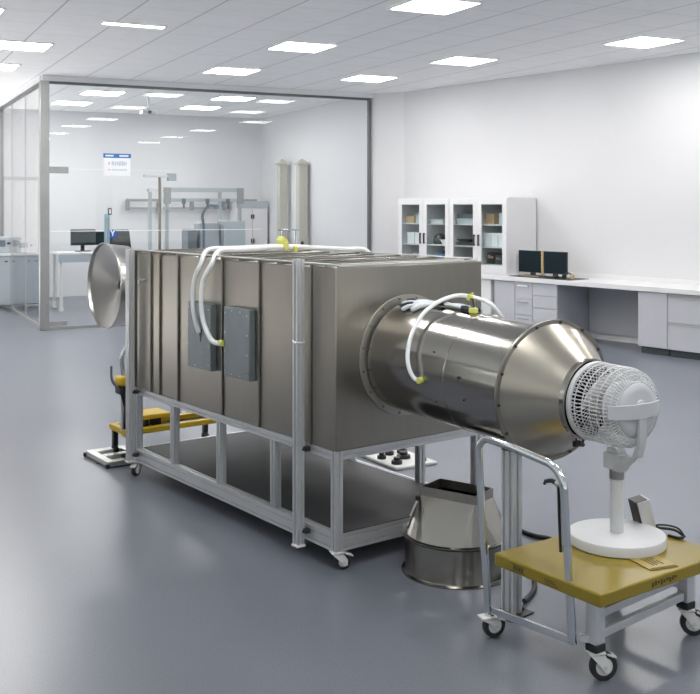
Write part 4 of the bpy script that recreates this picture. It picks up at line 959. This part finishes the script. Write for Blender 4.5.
# ------------------------------------------------------------------ inside the glass room
def rthing(name, lab, cat, p, rz=YR, group=None): return thing(name, lab, cat, p, rz, group)
def table(p, w, d, h, lab, m_top='counter', feet=True):
    t = rthing('lab_table', lab, 'table', p, group='tables in the glass room')
    MB().bb(-w / 2, w / 2, -d / 2, d / 2, h - .03, h).build('tabletop', M[m_top], t, .003)
    MB().bb(-w / 2 + .01, w / 2 - .01, -d / 2 + .005, -d / 2 + .03, h - .15, h - .0305).build('apron', M['bench_edge'], t)
    for sx_ in (-1, 1):
        for sy_ in (-1, 1):
            x, y = sx_ * (w / 2 - .06), sy_ * (d / 2 - .08); b = MB(); b.bb(x - .025, x + .025, y - .025, y + .025, .05, h - .0305); b.bb(x - .03, x + .03, y - .06, y + .06, .0005, .05); b.build('leg', M['white_pl'], t, .003)
    return t
pT = gz(90, 308); table(pT, 1.15, .75, .92, 'white lab table with blue grey apron just inside the glass door')
pT2 = gd(205, 300, 17.0); pT2.z = 0; table(pT2, 1.8, .8, .80, 'white lab table carrying the grey machine cabinets inside the glass room')
def monitor(p, w, h, lab, rz=YR):
    t = rthing('monitor', lab, 'monitor', p, rz, 'monitors in the glass room')
    MB().bb(-w / 2, w / 2, -.02, .02, .10, .10 + h).build('screen_panel', M['charcoal'], t, .006); MB().bb(-w / 2 + .01, w / 2 - .01, -.0225, -.0203, .112, .09 + h).build('display', M['screen'], t)
    b = MB(); b.bb(-.03, .03, .0205, .05, .012, .26); b.build('neck', M['black'], t); MB().bb(-.12, .12, -.08, .10, .0005, .0117).build('foot', M['black'], t, .003); return t
zt_ = .9205
pm = gd(83, 249, pT.y + .05); pm.z = zt_; monitor(pm, .40, .26, 'black monitor on the table beyond the glass door, left of the blue emblem')
pm = pT + RU * .25 + RV * .1; pm.z = zt_; monitor(pm, .36, .22, 'second black monitor on the same table, nearer the door handle', YR - .5)
# office chair
pc_ = gz(131, 311); ch = rthing('office_chair', 'dark office chair behind the inlet horn inside the glass room', 'chair', pc_, YR + .5)
b = MB()
for k in range(5):
    a = 2 * PI * k / 5; b.tube([(0, 0, .09), (.28 * math.cos(a), .28 * math.sin(a), .065)], [.022, .014], 8)
b.build('star_base', M['black'], ch)
b = MB()
for k in range(5):
    a = 2 * PI * k / 5; b.ell((.28 * math.cos(a), .28 * math.sin(a), .028), (.05, .05, .055))
b.build('castors', M['rubber'], ch)
MB().cyl((0, 0, .09), (0, 0, .46), .025, n=14).build('gas_column', M['frame'], ch)
MB().bb(-.25, .25, -.24, .24, .46, .54).build('seat', M['charcoal'], ch, .03, segs=3)
b = MB(); b.box((0, .25, .98), (.46, .06, .62), Matrix.Rotation(-.18, 3, 'X')); b.build('backrest', M['charcoal'], ch, .03, segs=3)
b = MB(); b.tube(smooth_path([(0, .15, .46), (0, .27, .52), (0, .27, .75)], 5), .022, 10); b.build('back_bracket', M['black'], ch)
# grey machine cabinets on the table
def mach(px0, px1, ytop, lab, m='mach', dy=0):
    d = 16.85 + dy; a = gd(px0, 240, d); c = gd(px1, 240, d); w = (c - a).length - .03; h = EYE - (ytop - CY) / F * d - .8005
    p = (a + c) / 2; p.z = .8005
    t = rthing('machine_cabinet', lab, 'machine', p, YR, 'machines on the table in the glass room')
    MB().bb(-w / 2, w / 2, -.05, .30, 0, h).build('case', M[m], t, .008); MB().bb(-w / 2 + .03, w / 2 - .03, -.058, -.0505, h * .25, h * .85).build('front_panel', M['bench_edge' if m == 'mach' else 'mach_d'], t, .003)
    b = MB(); b.cyl((w * .3, -.058, h * .14), (w * .3, -.075, h * .14), .018, n=14); b.bb(-w * .35, -w * .1, -.054, -.0505, h * .1, h * .18); b.build('controls', M['black'], t); return t
mach(222, 246, 221, 'large grey machine cabinet on the right end of the inner table')
mach(198, 220, 223, 'large grey machine cabinet in the middle of the inner table')
mach(186, 197.5, 229, 'small dark machine box left of the grey cabinets on the inner table', 'mach_d', -.12)
# steel gantry over the table
pg = gz(209, 296); gt = rthing('gantry_frame', 'pale metal gantry frame standing over the inner table', 'frame', Vector((pg.x, pT2.y + .05, 0)) )
wg = .62
for x in (-wg, wg):
    for y in (-.5, .5): ext('gantry_post', (x, y, .0005), (x, y, 1.90), prof(.05, .05), (1, 0, 0), gt, 'mach')
for y, z in ((-.5, 1.93), (.5, 1.93), (-.5, 1.76)): MB().bb(-wg - .05, wg + .05, y - .025, y + .025, z - .028, z + .028).build('cross_beam', M['mach'], gt, .003)
for x in (-wg, wg): MB().bb(x - .025, x + .025, -.474, .474, 1.90, 1.95).build('side_beam', M['alu'], gt, .003)
for x in (-wg, wg): MB().bb(x - .06, x + .06, -.54, -.526, 1.70, 1.96).build('gusset_plate', M['frame'], gt, .003)
b = MB()
for x in (-.35, .05, .4): b.bb(x - .03, x + .03, -.55, -.526, 1.70, 1.78); b.cyl((x, -.54, 1.62), (x, -.54, 1.70), .018, n=12)
b.build('hangers', M['mach_d'], gt)
# lamp arm
pa_ = gd(205, 226, 16.7); pa_.z = .8005; la = rthing('flexible_arm', 'dark grey bent arm rising above the machine cabinets in the glass room', 'arm', Vector((pa_.x, pa_.y - .14, .8005)))
MB().cyl((0, 0, .0005), (0, 0, .04), .07, n=24).build('base', M['mach_d'], la); b = MB(); b.tube(smooth_path([(0, 0, .04), (.0, 0, .5), (-.02, 0, .72), (.08, 0, .86), (.2, 0, .86)], 6), .022, 10); b.build('arm', M['mach_d'], la); b = MB(); b.lathe([(0, 0), (.05, 0), (.035, .07), (0, .075)], (.22, 0, .81), n=20); b.build('head', M['mach_d'], la)
# T-shaped stand
pS = gz(159.5, 318); st = rthing('tee_stand', 'tall brass coloured T stand with a white crossbar just behind the glass', 'stand', pS)
d_ = pS.y; zT = EYE - (176 - CY) / F * d_
MB().lathe([(0, .0005), (.16, .0005), (.16, .012), (.03, .03), (0, .03)], n=32).build('base', M['frame'], st); MB().cyl((0, 0, .03), (0, 0, zT - .02), .018, n=14).build('column', M['brass'], st); MB().bb(-.24, .12, -.03, .03, zT - .02, zT + .02).build('crossbar', M['white_pl'], st, .004); MB().bb(.122, .25, -.035, .035, zT - .07, zT + .04).build('end_box', M['bench_edge'], st, .005); MB().bb(.02, .05, -.02, .02, .9, zT - .1).build('side_strip', M['white_pl'], st, .003)
# shelf bracket rail on the back wall
pB = gd(150, 200, 19.0); 
sr = rthing('wall_rail', 'grey equipment rail fixed to the back wall of the glass room', 'rail', uv(Vector((pB.x, pB.y, 0)).dot(RU), V1 - .001, EYE + .1))
b = MB(); b.bb(-.4, 2.2, -.20, -.16, 0, .05); b.bb(-.4, 2.2, -.18, -.16, -.14, -.11); b.build('rail', M['frame'], sr, .003)
for x in (-.35, .25, .9, 1.55, 2.15): MB().bb(x - .02, x + .02, -.159, -.0005, -.16, .03).build('bracket', M['frame'], sr, .002)
# white cupboard on the far right of the glass room
def in_wall(px):                        # point on the inner right wall at a column
    a_, b_ = uv(in_u, V1), GE + RU * .03 + RV * .05; r = (px - 350) / F; d = b_ - a_; t = (r * a_.y - a_.x) / (d.x - r * d.y); return a_ + d * t, d.normalized()
pw, dw = in_wall(281)
cu = rthing('wall_cupboard', 'white two door cupboard with blue grey top strip on the back wall', 'cupboard', uv(in_u - .36, V1 - .012))
MB().bb(-.34, .30, -.42, 0, .0005, 1.74).build('carcass', M['cab'], cu, .003); MB().bb(-.345, .305, -.445, -.4205, 1.62, 1.76).build('header', M['bench_edge'], cu, .003)
for s_ in (0, 1):
    x0 = -.335 + s_ * .318; d = MB().bb(x0, x0 + .312, -.442, -.4205, .06, 1.615).build('door', M['cab'], cu, .002); xh = x0 + (.285 if s_ == 0 else .012)
    b = MB(); b.bb(xh, xh + .015, -.47, -.4425, 1.42, 1.50); b.bb(xh, xh + .015, -.47, -.4425, .95, 1.03); b.build('handle', M['black'], d)
# two beige ducts by the inner wall
def duct(px, w, ytop, lab, off):
    p, d = in_wall(px); n = Vector((-d.y, d.x, 0)); n = n if n.dot(Vector((-1, -.5, 0))) > 0 else -n
    q = p + n * off; zt2 = EYE - (ytop - CY) / F * q.y
    t = rthing('vent_duct', lab, 'duct', Vector((q.x, q.y, 0)), math.atan2(d.y, d.x), 'beige ducts in the glass room')
    MB().bb(-w / 2, w / 2, -w / 2, w / 2, .0005, zt2 - .09).build('shaft', M['duct_beige'], t, .006)
    b = MB(); k = w / 2 + .025; h0, h1 = zt2 - .0895, zt2
    b.add([(-k, -k, h0), (k, -k, h0), (k, k, h0), (-k, k, h0), (-k, -k, h0 + .03), (k, -k, h0 + .03), (k, k, h0 + .03), (-k, k, h0 + .03), (0, 0, h1 + .03)], [(3, 2, 1, 0), (0, 1, 5, 4), (1, 2, 6, 5), (2, 3, 7, 6), (3, 0, 4, 7), (4, 5, 8), (5, 6, 8), (6, 7, 8), (7, 4, 8)]); b.build('cap', M['duct_beige'], t)
    MB().bb(-w / 2 - .012, w / 2 + .012, -w / 2 - .012, w / 2 + .012, .0005, .09).build('foot_collar', M['duct_beige'], t, .004)
    return t
duct(290, .15, 160, 'beige square duct with a pointed cap, left of two inside the glass room', .16)
td = duct(309, .16, 160, 'beige square duct with a pointed cap, right of two inside the glass room', .14)
MB().ell((.10, -.03, 1.0), (.06, .06, .09)).build('valve_knob', M['black'], td)
# steel trestle
pz = gz(289, 330); pz = gd(289, 290, 15.4); pz.z = 0
tz = rthing('step_frame', 'bright metal step frame in the glass room below the beige ducts', 'step ladder', pz, YR)
for s_ in (-1, 1): MB().tube([(s_ * .20, -.2, .0115), (s_ * .12, 0, 1.28)], .013, 10).build('front_leg', M['chrome'], tz); MB().tube([(s_ * .20, .28, .0115), (s_ * .12, .04, 1.28)], .011, 10).build('rear_leg', M['chrome'], tz)
MB().bb(-.145, .145, -.04, .08, 1.285, 1.315).build('top_step', M['chrome'], tz, .005)
for k in (1, 2, 3): MB().bb(-.20 + .022 * k, .20 - .022 * k, -.2 + .05 * k - .03, -.2 + .05 * k + .05, .32 * k, .32 * k + .02).build('step', M['frame'], tz)
# ceiling projector inside
pP = gd(148, 108, 1); dP = (ZC - EYE) * F / (CY - 92); pP = Vector(((148 - 350) / F * 15.6, 15.6, 0))
pr_ = rthing('ceiling_projector', 'small white projector hanging from the ceiling inside the glass room', 'projector', Vector((pP.x, pP.y, ZC - .001)), YR)
MB().cyl((0, 0, 0), (0, 0, -.02), .06, n=24).build('ceiling_plate', M['white_pl'], pr_); MB().cyl((0, 0, -.02), (0, 0, -.28), .014, n=12).build('drop_rod', M['frame'], pr_)
b = MB(); b.bb(-.11, .11, -.09, .09, -.345, -.281); b.build('body', M['white_pl'], pr_, .015, segs=3); b = MB(); b.cyl((.0, -.09, -.315), (.0, -.115, -.315), .028, n=20); b.build('lens', M['mach_d'], pr_)
# side bench seen through the left glass
sb = rthing('side_bench', 'white topped bench with pale blue doors seen through the left glass', 'bench', uv(2.33, 17.4))
MB().bb(-.55, .55, -.3, .3, .86, .90).build('worktop', M['counter'], sb, .003); MB().bb(-.53, .53, -.26, .28, .06, .8595).build('body', M['bench_edge'], sb)
for k in range(3): d = MB().bb(-.52 + .35 * k, -.18 + .35 * k, -.28, -.2605, .08, .85).build('door', M['bench_edge'], sb, .002); MB().bb(-.37 + .35 * k, -.33 + .35 * k, -.295, -.2805, .76, .78).build('handle', M['black'], d)
for k, (x, w, h, m) in enumerate(((-.12, .22, .26, 'mach'), (.22, .28, .2, 'white_pl'))):
    t = rthing('bench_instrument', ['grey bench instrument at the left end of the side bench', 'white bench instrument on the side bench'][k], 'instrument', uv(2.43 + x, 17.38, .9005))
    MB().bb(-w / 2, w / 2, -.15, .15, 0, h).build('case', M[m], t, .012); MB().bb(-w * .35, w * .1, -.156, -.1505, h * .4, h * .8).build('display', M['mach_d'], t); b = MB(); b.cyl((w * .3, -.1505, h * .6), (w * .3, -.168, h * .6), .018, n=14); b.build('dial', M['black'], t)
# door in the back wall behind the left glass
d2 = MB().bb(-.42, .42, -.03, -.001, .002, 2.12).build('door_2', M['cab'], None, .002); d2.location = uv(2.72, V1 - .0); d2.rotation_euler.z = YR; struct(d2)
b = MB(); b.bb(-.49, -.425, -.045, -.001, .002, 2.19); b.bb(.425, .49, -.045, -.001, .002, 2.19); b.bb(-.425, .425, -.045, -.001, 2.125, 2.19); b.build('door_frame', M['frame'], d2)
b = MB(); b.bb(-.36, -.30, -.06, -.0305, 1.0, 1.12); b.cyl((-.33, -.06, 1.05), (-.22, -.06, 1.05), .01, n=10); b.build('handle', M['bolt'], d2)

# ------------------------------------------------------------------ world, camera, colour
w = bpy.data.worlds.new('added_daylight'); S.world = w; w.use_nodes = True
wn = w.node_tree; wl_ = wn.links; bg = wn.nodes['Background']; bg.inputs[0].default_value = (1, .985, .965, 1)
wt_ = wn.nodes.new('ShaderNodeTexCoord'); ws = wn.nodes.new('ShaderNodeSeparateXYZ'); wm = wn.nodes.new('ShaderNodeMapRange')
wl_.new(wt_.outputs['Generated'], ws.inputs[0]); wl_.new(ws.outputs['Z'], wm.inputs[0])
wm.inputs[1].default_value = -.12; wm.inputs[2].default_value = .05; wm.inputs[3].default_value = 5.0; wm.inputs[4].default_value = .8     # brighter glow added below the horizon to lift the ceiling, dim sky above
wl_.new(wm.outputs[0], bg.inputs[1])
cam = bpy.data.cameras.new('camera'); co = bpy.data.objects.new('camera', cam); COL.objects.link(co)
co.location = (0, 0, EYE); co.rotation_euler = (PI / 2, 0, 0)
cam.sensor_fit = 'HORIZONTAL'; cam.sensor_width = 36; cam.lens = 36 * F / 700; cam.shift_y = -(347 - CY) / 700; cam.clip_end = 100
S.camera = co
S.view_settings.view_transform = 'Standard'; S.view_settings.look = 'None'; S.view_settings.gamma = 1; S.view_settings.exposure = 0.2
S.view_settings.use_curve_mapping = False
S.cycles.use_denoising = True; S.cycles.max_bounces = 12; S.cycles.diffuse_bounces = 6; S.cycles.glossy_bounces = 6; S.cycles.transparent_max_bounces = 24
S.cycles.caustics_reflective = True; S.cycles.sample_clamp_indirect = 6
